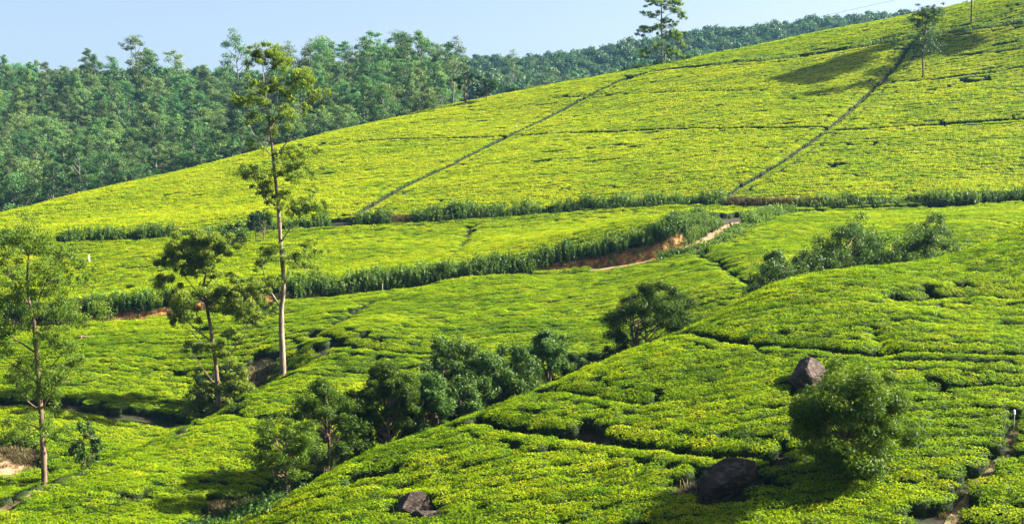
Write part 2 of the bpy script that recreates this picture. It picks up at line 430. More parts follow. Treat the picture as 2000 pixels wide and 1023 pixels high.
# lines between the tea tables: (picture points, half width)
LINES = {
 'hill_drain_a': ([(700,416),(800,357),(900,312),(980,272),(1010,257),(1100,212),(1200,162),(1228,150)], 1.15),
 'hill_drain_b': ([(1424,398),(1430,372),(1500,332),(1590,272),(1640,232),(1700,177),(1745,135),(1770,100)], .9),
 'hill_contour_a': ([(640,281),(800,269),(980,266),(1100,259),(1300,251),(1450,250),(1600,247)], .92),
 'hill_contour_b': ([(1610,255),(1750,246),(1850,241),(2000,231),(2100,226)], .92),
 'hill_top': ([(1222,155),(1280,138),(1400,126),(1560,111),(1640,97),(1760,76),(1880,57),(2000,42),(2120,28)], 1.5),
 'hill_bit_a': ([(55,421),(85,418),(120,413)], .55), 'hill_bit_b': ([(615,341),(670,337),(722,334)], .5), 'hill_bit_c': ([(1080,190),(1300,180),(1500,176)], .42),
 'hill_bit_d': ([(1760,160),(1880,148),(2000,128)], .5), 'hill_bit_e': ([(1850,110),(2000,92)], .4),
 'terrace_drain': ([(921,442),(912,462),(902,482),(888,494)], .55), 'terrace_line': ([(165,580),(240,562),(330,540)], .6),
 'spur_drain_a': ([(722,590),(680,615),(640,640),(600,662)], .6), 'spur_gap_a': ([(612,650),(640,652),(676,656)], .8), 'spur_gap_b': ([(664,670),(740,677),(835,687)], .85),
 'spur_drain_b': ([(1372,486),(1405,512),(1440,541),(1468,553)], .65), 'spur_gap_c': ([(455,802),(485,808),(520,812)], .6),
 'near_contour_a': ([(1350,648),(1420,660),(1500,668),(1600,678),(1700,683),(1850,683),(2000,685),(2200,688)], 1.0),
 'near_contour_b': ([(946,817),(1000,830),(1100,841),(1200,855),(1300,868),(1400,880),(1482,884)], 1.0),
 'near_path': ([(2010,790),(1978,826),(1960,866),(1925,911),(1890,948),(1855,990),(1832,1030),(1810,1060)], .5),
 'near_bit_a': ([(1095,757),(1180,772),(1245,780)], .74), 'near_bit_b': ([(1838,1018),(1920,1016),(2040,1018)], .8),
 'near_bit_d': ([(1715,640),(1722,690)], .4), 'near_bit_e': ([(1870,745),(2010,742)], .78), 'near_bit_f': ([(690,935),(722,912),(760,912)], .55), 'near_bit_g': ([(790,940),(840,945)], .45),
 'near_bit_h': ([(1780,578),(1870,570),(2000,575)], .74),
 'spur_path': ([(-60,1010),(0,993),(80,952),(200,912),(300,868),(370,838),(430,808),(478,785)], .68),
}
LW = {}
for k, (pts, hw) in LINES.items():
    LW[k] = (smooth_poly(hits(pts, TEA_H * .9)[:, :2], 1), hw)
for k, (P, hw) in LW.items():
    m = (GX > P[:, 0].min() - 3) & (GX < P[:, 0].max() + 3) & (GY > P[:, 1].min() - 3) & (GY < P[:, 1].max() + 3)
    d, _, _ = pdist(GX[m], GY[m], P)
    GZ[m] += (.65 * np.exp(-(d / .7) ** 2) if k == 'spur_path' else (-.05 if k == 'near_path' else -.75 if k.startswith('hill_drain') else -.4) * np.exp(-(d / .65) ** 2))
build_ground()
ribbon('footpath', np.c_[LW['near_path'][0], np.zeros(len(LW['near_path'][0]))], .62, 'soil_path', .06, 'narrow reddish soil footpath climbing the near tea slope past a stake', 'path', 2, .4, .4)
ribbon('footpath', np.c_[LW['spur_path'][0], np.zeros(len(LW['spur_path'][0]))], .65, 'soil_path', .06, 'pale dry footpath along the rim of the middle spur', 'path', 3, .4, .4)
def patch(name, px, py, rx, ry, mat, label, seed):
    c = hit(px, py); rng = rngf(seed); n = 40
    an = np.linspace(0, 2 * np.pi, n, endpoint=False); V = [c + [0, 0, .06]]; F = []
    for ring in (.35, .7, 1.0):
        rr = ring * (1 + .18 * vnoise(np.cos(an) * 2, np.sin(an) * 2, seed, .7) * ring)
        x = c[0] + np.cos(an) * rx * rr; y = c[1] + np.sin(an) * ry * rr
        V += list(np.c_[x, y, hgt(x, y) + .06 - .08 * (ring == 1)])
    F3 = np.array([(0, 1 + k, 1 + (k + 1) % n) for k in range(n)])
    F4 = np.array([(1 + r * n + k, 1 + (r + 1) * n + k, 1 + (r + 1) * n + (k + 1) % n, 1 + r * n + (k + 1) % n) for r in range(2) for k in range(n)])
    o = link(name, mesh_from(name, np.array(V), [F3, F4], [mat], smooth=True))
    tag(o, label, 'bare ground', kind='structure')
    return c, rx, ry
CLEAR = [patch('bare_ground', 5, 912, 2.6, 2.6, 'soil_track', 'sandy clearing beside the slender leaning tree', 5),
         patch('bare_ground', 505, 740, 1.8, 3.2, 'soil_path', 'bare reddish soil at the foot of the tallest tree', 6)]

# earth banks above the track
def bank(x0, x1, label, seed, hmul=1.0):
    P = resample(ROAD, .35); P = P[(P[:, 0] > x0) & (P[:, 0] < x1)]
    T = norm(np.gradient(P[:, :2], axis=0)); N = np.stack([-T[:, 1], T[:, 0]], 1)
    nl = 9; rows = []
    for j, t in enumerate(np.linspace(0, 1, nl)):
        off = 1.35 + 1.55 * t
        q = P[:, :2] + N * off
        bulge = .22 * math.sin(math.pi * t) + .16 * vnoise(P[:, 0] * 1.0, np.full(len(P), t * 3.0), seed, .6) + .10 * vnoise(P[:, 0], np.full(len(P), t * 4.0), seed + 1, .25)
        q2 = q - N * (bulge * (0 < j < nl - 1))[:, None]
        z = hgt(q[:, 0], q[:, 1]) + (.10 if 0 < j < nl - 1 else -.12)
        rows.append(np.c_[q2, z])
    V = np.stack(rows, 1).reshape(-1, 3)
    i = np.arange(len(P) - 1)[:, None] * nl + np.arange(nl - 1)[None]
    F = np.stack([i, i + nl, i + nl + 1, i + 1], 2).reshape(-1, 4)
    o = link('earth_bank', mesh_from('earth_bank', V, [F], ['soil_red'], smooth=False))
    tag(o, label, 'bank', kind='structure')
bank(2.0, 22.5, 'tall bank of crumbling red earth above the dirt track', 11)
bank(-43, -20, 'low bank of orange earth above the track where it skirts the shaded valley', 12)

# ------------------------------------------------------------------ instancing for ground cover
def gn_group(name, coll):
    ng = bpy.data.node_groups.new(name, 'GeometryNodeTree')
    ng.interface.new_socket('Geometry', in_out='INPUT', socket_type='NodeSocketGeometry')
    ng.interface.new_socket('Geometry', in_out='OUTPUT', socket_type='NodeSocketGeometry')
    n, l = ng.nodes, ng.links
    gi = n.new('NodeGroupInput'); go = n.new('NodeGroupOutput')
    ci = n.new('GeometryNodeCollectionInfo'); ci.inputs['Collection'].default_value = coll
    ci.inputs['Separate Children'].default_value = True; ci.inputs['Reset Children'].default_value = True
    ip = n.new('GeometryNodeInstanceOnPoints'); ip.inputs['Pick Instance'].default_value = True
    def attr(nm, ty):
        a = n.new('GeometryNodeInputNamedAttribute'); a.data_type = ty; a.inputs['Name'].default_value = nm; return a.outputs['Attribute']
    er = n.new('FunctionNodeEulerToRotation')
    l.new(attr('rot', 'FLOAT_VECTOR'), er.inputs[0])
    l.new(gi.outputs[0], ip.inputs['Points']); l.new(ci.outputs[0], ip.inputs['Instance'])
    l.new(attr('vi', 'INT'), ip.inputs['Instance Index']); l.new(er.outputs[0], ip.inputs['Rotation']); l.new(attr('sc', 'FLOAT_VECTOR'), ip.inputs['Scale'])
    l.new(ip.outputs[0], go.inputs[0])
    return ng
def source(name, meshes):
    c = bpy.data.collections.new(name)
    for i, me in enumerate(meshes):
        c.objects.link(bpy.data.objects.new('%s_%02d' % (name, i), me))
    return gn_group(name, c), len(meshes)
def scatter(name, src, P, rot, sc, tone, rng, label, cat, kind='stuff'):
    ng, nv = src
    me = bpy.data.meshes.new(name); n = len(P)
    me.vertices.add(n); me.vertices.foreach_set('co', np.asarray(P, np.float32).ravel())
    for nm, ty, dat, ky in (('rot', 'FLOAT_VECTOR', rot, 'vector'), ('sc', 'FLOAT_VECTOR', sc, 'vector'), ('tone', 'FLOAT', tone, 'value'), ('vi', 'INT', rng.integers(0, nv, n), 'value')):
        a = me.attributes.new(nm, ty, 'POINT')
        a.data.foreach_set(ky, np.asarray(dat, np.int32 if ty == 'INT' else np.float32).ravel())
    o = link(name, me)
    md = o.modifiers.new('scatter', 'NODES'); md.node_group = ng
    return tag(o, label, cat, kind=kind)
def slope_euler(x, y, spin, k=1.0):
    e = .6
    gx = (hgt(x + e, y) - hgt(x - e, y)) / (2 * e) * k; gy = (hgt(x, y + e) - hgt(x, y - e)) / (2 * e) * k
    nz = norm(np.stack([-gx, -gy, np.ones_like(gx)], 1))
    cx = norm(np.stack([np.cos(spin), np.sin(spin), gx * np.cos(spin) + gy * np.sin(spin)], 1))
    cx = norm(cx - (cx * nz).sum(1, keepdims=True) * nz); cyv = np.cross(nz, cx)
    # columns cx, cyv, nz -> XYZ euler
    ry = np.arcsin(np.clip(-cx[:, 2], -1, 1)); rx = np.arctan2(cyv[:, 2], nz[:, 2]); rz = np.arctan2(cx[:, 1], cx[:, 0])
    return np.stack([rx, ry, rz], 1)

# ------------------------------------------------------------------ tea
def tea_mesh(name, seed, n_top, n_side, L, W):
    rng = rngf(seed); A = Acc()
    an = rng.random(n_top) * 2 * np.pi; r = np.sqrt(rng.random(n_top))
    lump = 1 + .10 * np.cos(2 * an + seed) + .07 * np.cos(3 * an + 2 * seed)
    x, y = np.cos(an) * r * .70 * lump, np.sin(an) * r * .66 * lump
    zt = .86 - .10 * r ** 3.6 + .05 * np.sin(5 * x + seed) * np.cos(6 * y + seed) + rng.normal(size=n_top) * .035
    N = norm(np.stack([x * .5, y * .5, np.full(n_top, .85)], 1) + .42 * rng.normal(size=(n_top, 3)))
    N[:, 2] = np.abs(N[:, 2])
    sz = .75 + .5 * rng.random(n_top)
    V, F = leaves(np.stack([x, y, zt], 1), N, L * sz, W * sz, rng)
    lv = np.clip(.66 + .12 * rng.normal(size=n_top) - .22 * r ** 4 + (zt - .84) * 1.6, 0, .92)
    A.add(V, F, lv)
    an = rng.random(n_side) * 2 * np.pi; h = rng.random(n_side)
    rr = (.60 + .10 * h) + .03 * rng.normal(size=n_side)
    x, y, z = np.cos(an) * rr, np.sin(an) * rr, .12 + .62 * h
    N = norm(np.stack([np.cos(an), np.sin(an), np.full(n_side, .35)], 1) + .5 * rng.normal(size=(n_side, 3)))
    V, F = leaves(np.stack([x, y, z], 1), N, L * 1.15, W * 1.2, rng)
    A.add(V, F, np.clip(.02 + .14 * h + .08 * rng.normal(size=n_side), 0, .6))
    nl = A.n // 4
    # dark inner dome added to block light and hide the soil
    k = 9; an = np.linspace(0, 2 * np.pi, k, endpoint=False)
    rings = [(.45, -.15), (.56, .30), (.56, .62), (.40, .74), (.15, .77)]
    V = np.concatenate([np.stack([np.cos(an) * a, np.sin(an) * a, np.full(k, b)], 1) for a, b in rings])
    F = np.array([(i * k + j, i * k + (j + 1) % k, (i + 1) * k + (j + 1) % k, (i + 1) * k + j) for i in range(4) for j in range(k)])
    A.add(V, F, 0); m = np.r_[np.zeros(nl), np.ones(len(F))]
    return mesh_from(name, np.concatenate(A.V), [np.concatenate(A.F)], ['tea', 'tea_inner_dome'], np.concatenate(A.lv), m)
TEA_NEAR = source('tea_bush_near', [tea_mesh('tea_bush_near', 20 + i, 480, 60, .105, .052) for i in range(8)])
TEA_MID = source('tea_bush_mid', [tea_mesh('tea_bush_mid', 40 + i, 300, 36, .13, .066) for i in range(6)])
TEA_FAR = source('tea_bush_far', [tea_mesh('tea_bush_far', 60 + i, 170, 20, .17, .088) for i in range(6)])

ROCKS = []    # (x, y, r) keep-outs, filled below before the tea is planted
KEEP = []
def region_lines():
    G = np.array([unproj(*a)[:2] for a in GUL])
    return G
GULP = region_lines()
BLINE = np.array([hit(a, b, 0)[:2] for a, b in [(-60,1012),(80,952),(200,912),(370,838),(480,783)]] + [unproj(565,735,117)[:2], unproj(640,640,131)[:2], unproj(722,590,146)[:2], unproj(730,583,149)[:2]])
print('gully', GULP[3], 'rim', BLINE[2])

def plant_grid(x0, x1, y0, y1, dx, dy, seed, warp=1.6, wsc=26.0, tilt=0.0):
    rng = rngf(seed)
    nx, ny = int((x1 - x0) / dx), int((y1 - y0) / dy)
    I, J = np.meshgrid(np.arange(nx), np.arange(ny))
    x = x0 + (I + .5 * (J % 2)) * dx + rng.normal(size=I.shape) * .10 * dx
    y = y0 + J * dy + rng.normal(size=I.shape) * .07 * dy
    y = y + warp * vnoise(x, y, seed, wsc) + .45 * warp * vnoise(x, y, seed + 5, wsc * .37) + tilt * (x - .5 * (x0 + x1))
    return x.ravel(), y.ravel(), J.ravel(), rng

def tea_ok(x, y, seed, isedge):
    ok = np.abs(x) < .364 * y * 1.10 + 9
    d, s, _ = pdist(x, y, ROAD); sdr = d * s
    ok &= (sdr > 4.3) | (sdr < np.where((x > 8) & (x < 24), -2.5, -1.9))
    d, s, _ = pdist(x, y, LEDGE[:, :2]); sdl = d * s
    ok &= (sdl > 1.0) | (sdl < -.35)
    for k, (P, hw) in LW.items():
        d, _, _ = pdist(x, y, P)
        ok &= d > (hw * (1 + .18 * vnoise(x, y, 9, 1.5)) if hw < .7 else np.where(isedge, hw - .05, hw + (1.3 if k.startswith('hill') else .92)))
    for c, rx, ry in CLEAR:
        ok &= ((x - c[0]) / (rx + .3)) ** 2 + ((y - c[1]) / (ry + .3)) ** 2 > 1
    for kx, ky, kr in KEEP:
        ok &= np.hypot(x - kx, y - ky) > kr
    # worn gaps strung along the rows
    g = vnoise(x, y * 5.0, 31, 7.0) + .6 * vnoise(x, y * 3, 32, 2.3)
    ok &= g < np.where(sdl > 0, 1.05, 1.17)
    return ok, sdr, sdl

def plant_all():
    # one layout over the whole valley side; then sorted into fields by what bounds them
    parts = []
    for (y0, y1, dx, dy, seed) in ((48, 112, .92, 1.12, 101), (112, 199, .95, 1.14, 102), (184, 325, 1.05, 1.30, 103)):
        xm = .40 * y1 + 20
        x, y, row, rng = plant_grid(-xm, xm, y0, y1, dx, dy, seed)
        parts.append((x, y, seed))
    # bushes clipped in rows along both sides of every path, drain and track edge
    rl = rngf(55)
    def edge(P, offs, step):
        P = resample(P[:, :2], step); T = norm(np.gradient(P, axis=0)); N = np.stack([-T[:, 1], T[:, 0]], 1)
        for o in offs:
            q = P + N * o + rl.normal(size=P.shape) * .05
            hid = (pdist(q[:, 0], q[:, 1], LEDGE[:, :2])[0:2]); hill = hid[0] * hid[1] > 0
            sdv = np.where(hill, 103, np.where(q[:, 1] > 112.5, 102, 101))
            EDG.append((q[:, 0], q[:, 1], sdv))
    EDG = []
    for k, (P, hw) in LW.items():
        if hw >= .7 and k != 'spur_path': g_ = .45 if k.startswith('hill') else .12; edge(P, (-(hw + g_), hw + g_), .95 if k.startswith('hill') else .82)
    ex = np.concatenate([e[0] for e in EDG]); ey = np.concatenate([e[1] for e in EDG]); es = np.concatenate([e[2] for e in EDG])
    de = np.full(len(ex), 9.0)
    for k, (P, hw) in LW.items():
        if hw >= .7: de = np.minimum(de, pdist(ex, ey, P)[0] - hw)
    ek = de > -.02
    nge = int(ek.sum()); ng_ = sum(len(p[0]) for p in parts); parts.append((ex[ek], ey[ek], es[ek]))
    x = np.concatenate([p[0] for p in parts]); y = np.concatenate([p[1] for p in parts]); sd_ = np.concatenate([np.full(len(p[0]), p[2]) for p in parts])
    isedge = np.arange(len(x)) >= ng_
    ok, sdr, sdl = tea_ok(x, y, 0, isedge)
    dg, sg, _ = pdist(x, y, GULP); sdg = dg * sg
    db, sb, _ = pdist(x, y, BLINE)
    onhill = sdl > 0
    ok &= np.where(onhill, sd_ == 103, sd_ != 103)
    ok &= ~((sd_ == 102) & (y < 113)) & ~((sd_ == 101) & (y > 112.0))
    # back side of the crest: tea goes on some metres over the top
    cr = np.array([unproj(*a)[:2] for a in CREST]); yc = np.interp(x, cr[:, 0], cr[:, 1])
    ok &= y < yc + 9
    ok &= ~((np.abs(sdg) < 4.0) & (y > 76))
    x, y, sdr, sdl, sdg, sb = [a[ok] for a in (x, y, sdr, sdl, sdg, sb)]
    zone = np.where(sdl > 0, 4, np.where(sdr > 0, 3, np.where(sdg < 0, 0, np.where(sb > 0, 2, 1))))
    da, sa, _ = pdist(x, y, LW['hill_drain_a'][0]); d2, s2, _ = pdist(x, y, LW['hill_drain_b'][0]); dt, st, _ = pdist(x, y, LW['hill_top'][0])
    top = (st > 0) & (x > LW['hill_top'][0][0, 0])
    hz = np.where(top, 7, np.where(sa > 0, 4, np.where(s2 > 0, 5, 6)))
    zone = np.where(zone == 4, hz, zone)
    info = {0: ('broad near tea slope with boulders and a round wattle tree', TEA_NEAR, -.05), 1: ('tea on the middle spur between the tree-filled gully and the dirt track', TEA_NEAR, -.03),
            2: ('shadow-striped tea in the side valley below the orange bank', TEA_NEAR, -.03), 3: ('tea on the terrace between the two weed hedges', TEA_MID, .07),
            4: ('tea on the big hill between its first diagonal drain and the forest', TEA_FAR, .20), 5: ('tea on the big hill between its two diagonal drains', TEA_FAR, .19),
            6: ('tea on the big hill past the second diagonal drain, round the sparse dark tree', TEA_FAR, .15), 7: ('strip of tea along the top of the big hill above the last contour path', TEA_FAR, .04)}
    for zi, (label, src, dt_) in info.items():
        m = zone == zi
        if not m.any(): continue
        rng = rngf(300 + zi); px, py = x[m], y[m]; n = len(px)
        if src is TEA_NEAR and zi in (1, 2):
            far = py > 112
        z = hgt(px, py) - .06
        rot = slope_euler(px, py, rng.integers(0, 2, n) * math.pi + .18 * rng.normal(size=n), .9)
        s = 1.07 + .07 * rng.normal(size=n)
        hs = 1.0 + .045 * rng.normal(size=n) + .08 * vnoise(px, py * 2.5, 41, 5.0)
        if src is TEA_FAR: s = s * 1.14
        sc = np.stack([s * 1.04, s * .93, hs], 1)
        tone = dt_ + .13 * vnoise(px, py * 2.0, 51, 9.0) + .10 * vnoise(px, py * 3, 52, 3.2) + .07 * rng.normal(size=n)
        tone = np.where(rng.random(n) < .03, tone - .22, tone)
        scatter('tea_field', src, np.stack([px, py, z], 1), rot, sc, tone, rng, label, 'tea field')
        print('tea', zi, n)

# ------------------------------------------------------------------ trees
def limb_path(a, b, rng, sag=.12, n=6):
    """a gently crooked branch from a to b that first rises"""
    a = np.asarray(a, float); b = np.asarray(b, float); L = np.linalg.norm(b - a)
    t = np.linspace(0, 1, n)[:, None]
    P = a + (b - a) * t
    P[:, 2] += -sag * L * np.sin(np.pi * t[:, 0]) * .6
    j = rng.normal(size=(n, 3)) * L * .025; j[0] = j[-1] = 0
    return P + j
def add_cluster(A, c, r, n, L, W, rng, up=.55, droop=0.0, shell=.5, lo=.15, hi=.85, lean=.45):
    P, O = blob(rng, n, c, r, shell)
    N = norm(O * lean + np.array([0, 0, up]) + .55 * rng.normal(size=(n, 3)))
    hint = None
    if droop > 0:
        hint = O * (1 - droop) + np.array([0, 0, -droop]) * 1.4
    sz = .7 + .6 * rng.random(n)
    V, F = leaves(P, N, L * sz, W * sz, rng, hint)
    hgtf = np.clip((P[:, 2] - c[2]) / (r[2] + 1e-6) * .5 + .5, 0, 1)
    # leaf tone lightens towards the top of each tuft
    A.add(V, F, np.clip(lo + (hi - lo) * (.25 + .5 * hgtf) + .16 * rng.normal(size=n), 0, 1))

def put_tree(name, base, trunk_mesh, crown_mesh, label, cat, group=None, rz=0.0, sc=1.0, extra=()):
    o = link(name, None, None, base); o.empty_display_size = .3
    o.rotation_euler = (0, 0, rz); o.scale = (sc, sc, sc)
    if trunk_mesh: link('trunk', trunk_mesh, o)
    if crown_mesh: link('crown', crown_mesh, o)
    for nm, me in extra: link(nm, me, o)
    return tag(o, label, cat, group)

def traced_tree(name, label, base, crop, trunk, trad, limbs, clusters, mat, bark, dens, L, W, seed, droop=.5, flat=1.0, lo=.1, hi=.9, depth=.8, extra_limb_r=.035, up=.55, shell=.5, grow=1.2):
    """a tree whose branching follows what the photograph shows; its spread in depth matches its spread in width"""
    rng = rngf(seed); (ox, oy, k) = crop
    m = base[1] / FPX
    tb = trunk[0]
    by = float(proj(np.asarray(base, float))[1])     # the foot is sunk behind the tea, so heights count from where it really stands
    def loc(p, y=0.0): return np.array([(p[0] - tb[0]) * m, y, (by - p[1]) * m])
    Tp = np.array([loc(p) for p in trunk]); Tp[:, 1] = np.interp(Tp[:, 2], [0, Tp[-1, 2]], [0, .4]) * np.sin(Tp[:, 2] * .5)
    Tp = np.r_[Tp[:1] * [1, 1, 0], Tp] if Tp[0, 2] > .05 else Tp
    Tp = smooth_poly(Tp, 2)
    tr_r = np.interp(np.linspace(0, 1, len(Tp)), np.linspace(0, 1, len(trad)), trad)
    Tp[0, 2] -= .35
    T = Acc(); V, F = tube(Tp, tr_r * (1 + .06 * rng.normal(size=len(Tp))), 9); T.add(V, F)
    nodes = [Tp[len(Tp) // 6:]]
    B = T; LM = []
    for lim in limbs:
        s = rng.choice([-1, 1]); P = np.array([loc(p) for p in lim])
        span = np.linalg.norm(P[-1] - P[0]); P[:, 1] = Tp[np.argmin(np.abs(Tp[:, 2] - P[0, 2])), 1] + s * depth * .45 * span * np.linspace(0, 1, len(P))
        P = smooth_poly(P, 2); r0 = min(np.interp(P[0, 2], Tp[:, 2], tr_r) * .55, .10)
        V, F = tube(P, np.linspace(max(r0, .03), .015, len(P)), 6); LM.append((V, F))
        nodes.append(P)
    NP = np.concatenate(nodes); nt = len(nodes[0])
    C = Acc()
    for (cx, cyy, rx, rz) in clusters:
        c = loc((cx, cyy)); r = np.array([rx * k * m, rx * k * m * .9, rz * k * m * flat]) * grow
        # attach to the nearest lower branch point, with a random reach in depth
        d = np.hypot(NP[:, 0] - c[0], (NP[:, 2] - c[2]) * 1.0) + 3.0 * np.maximum(NP[:, 2] - c[2] + .3, 0)
        j = int(np.argmin(d)); q = NP[j]
        reach = d[j]
        c[1] = q[1] + rng.normal() * depth * (.35 * reach + .35 * r[0])
        q2 = q if j >= nt else Tp[max(0, int(np.argmin(np.abs(Tp[:, 2] - (q[2] - .35 * reach)))))]
        q2 = np.where(q2[2] < Tp[3, 2], Tp[3], q2) if j < nt else q2
        V, F = tube(limb_path(q2, c + [0, 0, -.2 * r[2]], rng), np.linspace(extra_limb_r, .010, 6), 5); B.add(V, F)
        for _ in range(2):
            e = c + rng.normal(size=3) * r * .5
            V, F = tube(limb_path(c - [0, 0, .3 * r[2]], e, rng, 0, 4), np.linspace(.014, .006, 4), 4); B.add(V, F)
        n = int(dens * (r[0] * r[2] + .05)) + 12
        # several tufts make the clump uneven
        nt_ = 9
        for t in range(nt_):
            cc = c + rng.normal(size=3) * r * np.array([.58, .58, .50])
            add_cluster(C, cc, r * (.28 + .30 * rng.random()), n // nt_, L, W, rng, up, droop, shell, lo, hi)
    ob = put_tree(name, base, T.mesh('trunk', bark, True), C.mesh('crown', mat), label, 'tree')
    for V, F in LM: link('limb', mesh_from('limb', V, [F], [bark], smooth=True), ob)
    return ob

def bump_base(px, py, ymin=50.0, off=0.0):
    p = hit(px, py, off, ymin); return p
def base_at(px, Y):
    x = (px - 1000) / FPX * Y
    return np.array([x, Y, float(hgt(x, Y))])

def py_of(p): return proj(p)[1]

# --- the tallest tree, beside the middle spur
TALL_B = base_at(550, 116.5)
c1 = [(255,75,45,32),(300,125,60,40),(345,125,42,45),(230,130,50,35),(315,155,45,30),(205,110,30,30),(270,100,45,30),
 (445,205,45,40),(470,250,45,40),(400,240,35,28),(500,245,25,30),(545,340,38,38),(520,310,22,20),(510,410,25,25),(225,300,42,42),(205,285,28,28),
 (340,300,40,28),(385,325,45,28),(415,350,28,22),(310,250,30,25),(65,370,32,26),(95,365,25,20),(175,370,60,22),(240,390,50,25),(130,360,40,20),
 (165,440,25,20),(155,490,22,14),(335,505,50,44),(300,480,30,20),(425,430,42,30),(385,440,35,25),(210,625,40,25),
 (455,640,45,28),(500,665,50,25),(385,690,50,30),(345,670,25,25),(450,760,65,30),(400,740,45,28),(500,770,40,22),
 (160,770,45,35),(215,765,50,35),(250,790,30,20),(250,850,50,32),(265,880,30,25),(385,810,45,30),(360,780,35,22),
 (540,870,25,15),(480,950,45,35),(550,960,40,40),(445,980,30,30),(340,900,45,28),(370,960,40,25),(300,930,30,20)]
k1, k2 = .3424, .3715
def conv(c, k, ox, oy): return [(ox + a * k, oy + b * k, r * k, s * k) for a, b, r, s in c]
c2 = [(420,45,40,35),(480,50,50,35),(500,70,40,25),(470,250,45,18),(470,300,30,25),(440,370,50,25),(490,390,35,20),(350,345,45,25),(250,310,50,40),(220,350,25,20),(280,330,45,20),(400,320,40,30),
 (170,450,45,25),(280,440,40,30),(300,470,35,25),(110,500,60,45),(180,560,55,35),(220,600,50,35),(160,640,55,35),(90,570,55,35),(270,580,40,28)]
tall_cl = conv(c1, k1, 430, 70) + conv(c2, k2, 430, 380)
def scale_px(base, px0, py0):
    return None
traced_tree('eucalyptus_tree', 'tallest slender eucalyptus with bare pale trunk standing at the rim of the middle spur', TALL_B, (0, 0, 1.0),
 [(550,730),(549,690),(547,640),(548,600),(552,575),(554,545),(548,480),(545,430),(541,380),(537,340),(534,300),(533,270),(528,230),(524,200),(519,170),(516,140),(515,112)],
 [.30,.27,.25,.24,.20,.18,.17,.16,.15,.14,.12,.10,.08,.06,.045,.035,.02],
 [[(537,305),(515,288),(500,270),(478,240),(452,205)],[(540,305),(565,275),(585,248),(592,232)],[(531,235),(550,200),(567,178),(582,150)],[(532,250),(545,225),(575,215),(605,195),(615,190)],[(516,170),(528,145),(540,120)],
  [(548,602),(535,575),(521,550),(517,505)],[(549,470),(570,440),(590,415)],[(537,345),(556,335),(580,325)],[(536,400),(515,370),(498,345)],[(549,490),(575,515),(600,530)],[(541,400),(520,390),(505,375)],[(530,280),(522,262),(519,240)],[(546,575),(530,590),(505,600)]],
 tall_cl, 'eucalypt', 'bark_pale', 2000, .16, .065, 1, droop=.45, lo=.15, hi=1.0, grow=1.35)

# --- leaning tree over the shaded valley
k4 = .3908
def C4(p): return [(290 + a * k4, 430 + b * k4) for a, b in p]
cl4 = [(280,80,70,35),(330,100,55,40),(240,100,50,40),(170,130,50,45),(110,180,50,35),(65,200,25,22),(90,165,30,25),(200,160,50,35),(280,130,60,35),(370,90,40,35),(190,220,60,40),(250,210,50,35),(170,250,30,25),(340,260,40,20),(380,270,25,14),
 (75,295,45,35),(180,395,60,50),(220,430,45,40),(150,380,35,30),(370,370,55,35),(430,360,60,40),(470,380,50,35),(400,420,50,30),(350,420,35,30),(440,420,50,25),(390,330,45,25),(290,390,40,22),(520,310,45,30),(530,360,40,30),(520,450,45,40),
 (130,500,25,35),(200,640,40,25),(260,630,45,22),(380,650,50,35),(420,780,50,40),(380,830,45,40),(290,860,45,35),(450,840,40,40),(330,920,60,40),(270,940,50,40),(390,930,50,40),(300,160,50,30),(230,150,50,35),(430,560,35,25)]
LEAN_B = base_at(290 + 340 * k4, 113.0)
traced_tree('spreading_tree', 'many-branched tree with umbrella clumps and shrubby foot in the shaded valley', LEAN_B, (0, 0, 1.0),
 C4([(340,900),(330,760),(318,640),(305,520),(290,430),(278,340),(275,290),(300,220),(325,165)]), [.20,.19,.17,.15,.13,.11,.09,.06,.03],
 [C4(p) for p in ([(310,600),(240,540),(190,480),(150,460)],[(285,400),(240,360),(190,300),(150,260),(110,210)],[(277,320),(305,300),(330,260)],[(318,640),(250,610),(190,550)],[(340,880),(380,760),(410,670),(440,620),(500,560)],[(332,830),(270,770),(210,690)],[(400,760),(430,740),(495,690)],[(292,440),(350,420),(400,390),(460,370)],[(300,220),(270,160),(240,120)],[(345,890),(300,850),(250,900)])],
 conv(cl4, k4, 290, 430), 'eucalypt', 'bark_brown', 3200, .16, .075, 2, droop=.3, lo=.28, hi=1.0, grow=1.4)

# --- airy tree beside the sandy clearing
k3 = .5277
def C3(p): return [(a * k3, 420 + b * k3) for a, b in p]
cl3 = [(60,60,50,35),(100,50,55,35),(130,80,50,40),(80,100,60,40),(40,100,40,40),(200,130,60,40),(250,130,45,40),(270,160,35,30),(310,235,25,30),(290,210,30,25),(230,220,45,35),(200,270,55,30),(150,260,40,30),(60,240,60,40),(30,270,50,35),(80,300,50,30),(180,330,60,35),(260,340,60,45),(310,370,45,30),(230,370,60,35),(100,380,40,30),(30,360,50,40),(60,420,50,40),(200,440,50,40),(150,430,45,30),(250,470,50,30),(290,520,30,25),(60,520,60,40),(100,560,50,35),(40,580,50,35),(30,630,45,35),(180,560,45,35),(210,600,55,30),(260,590,40,25),(190,640,50,35),(70,640,40,30),(90,770,60,40),(60,800,55,35),(150,790,50,35),(190,800,30,25),(-20,120,50,40),(-30,300,55,45),(-20,480,50,40),(0,200,50,35)]
AIRY_B = base_at(145 * k3, 88.5)
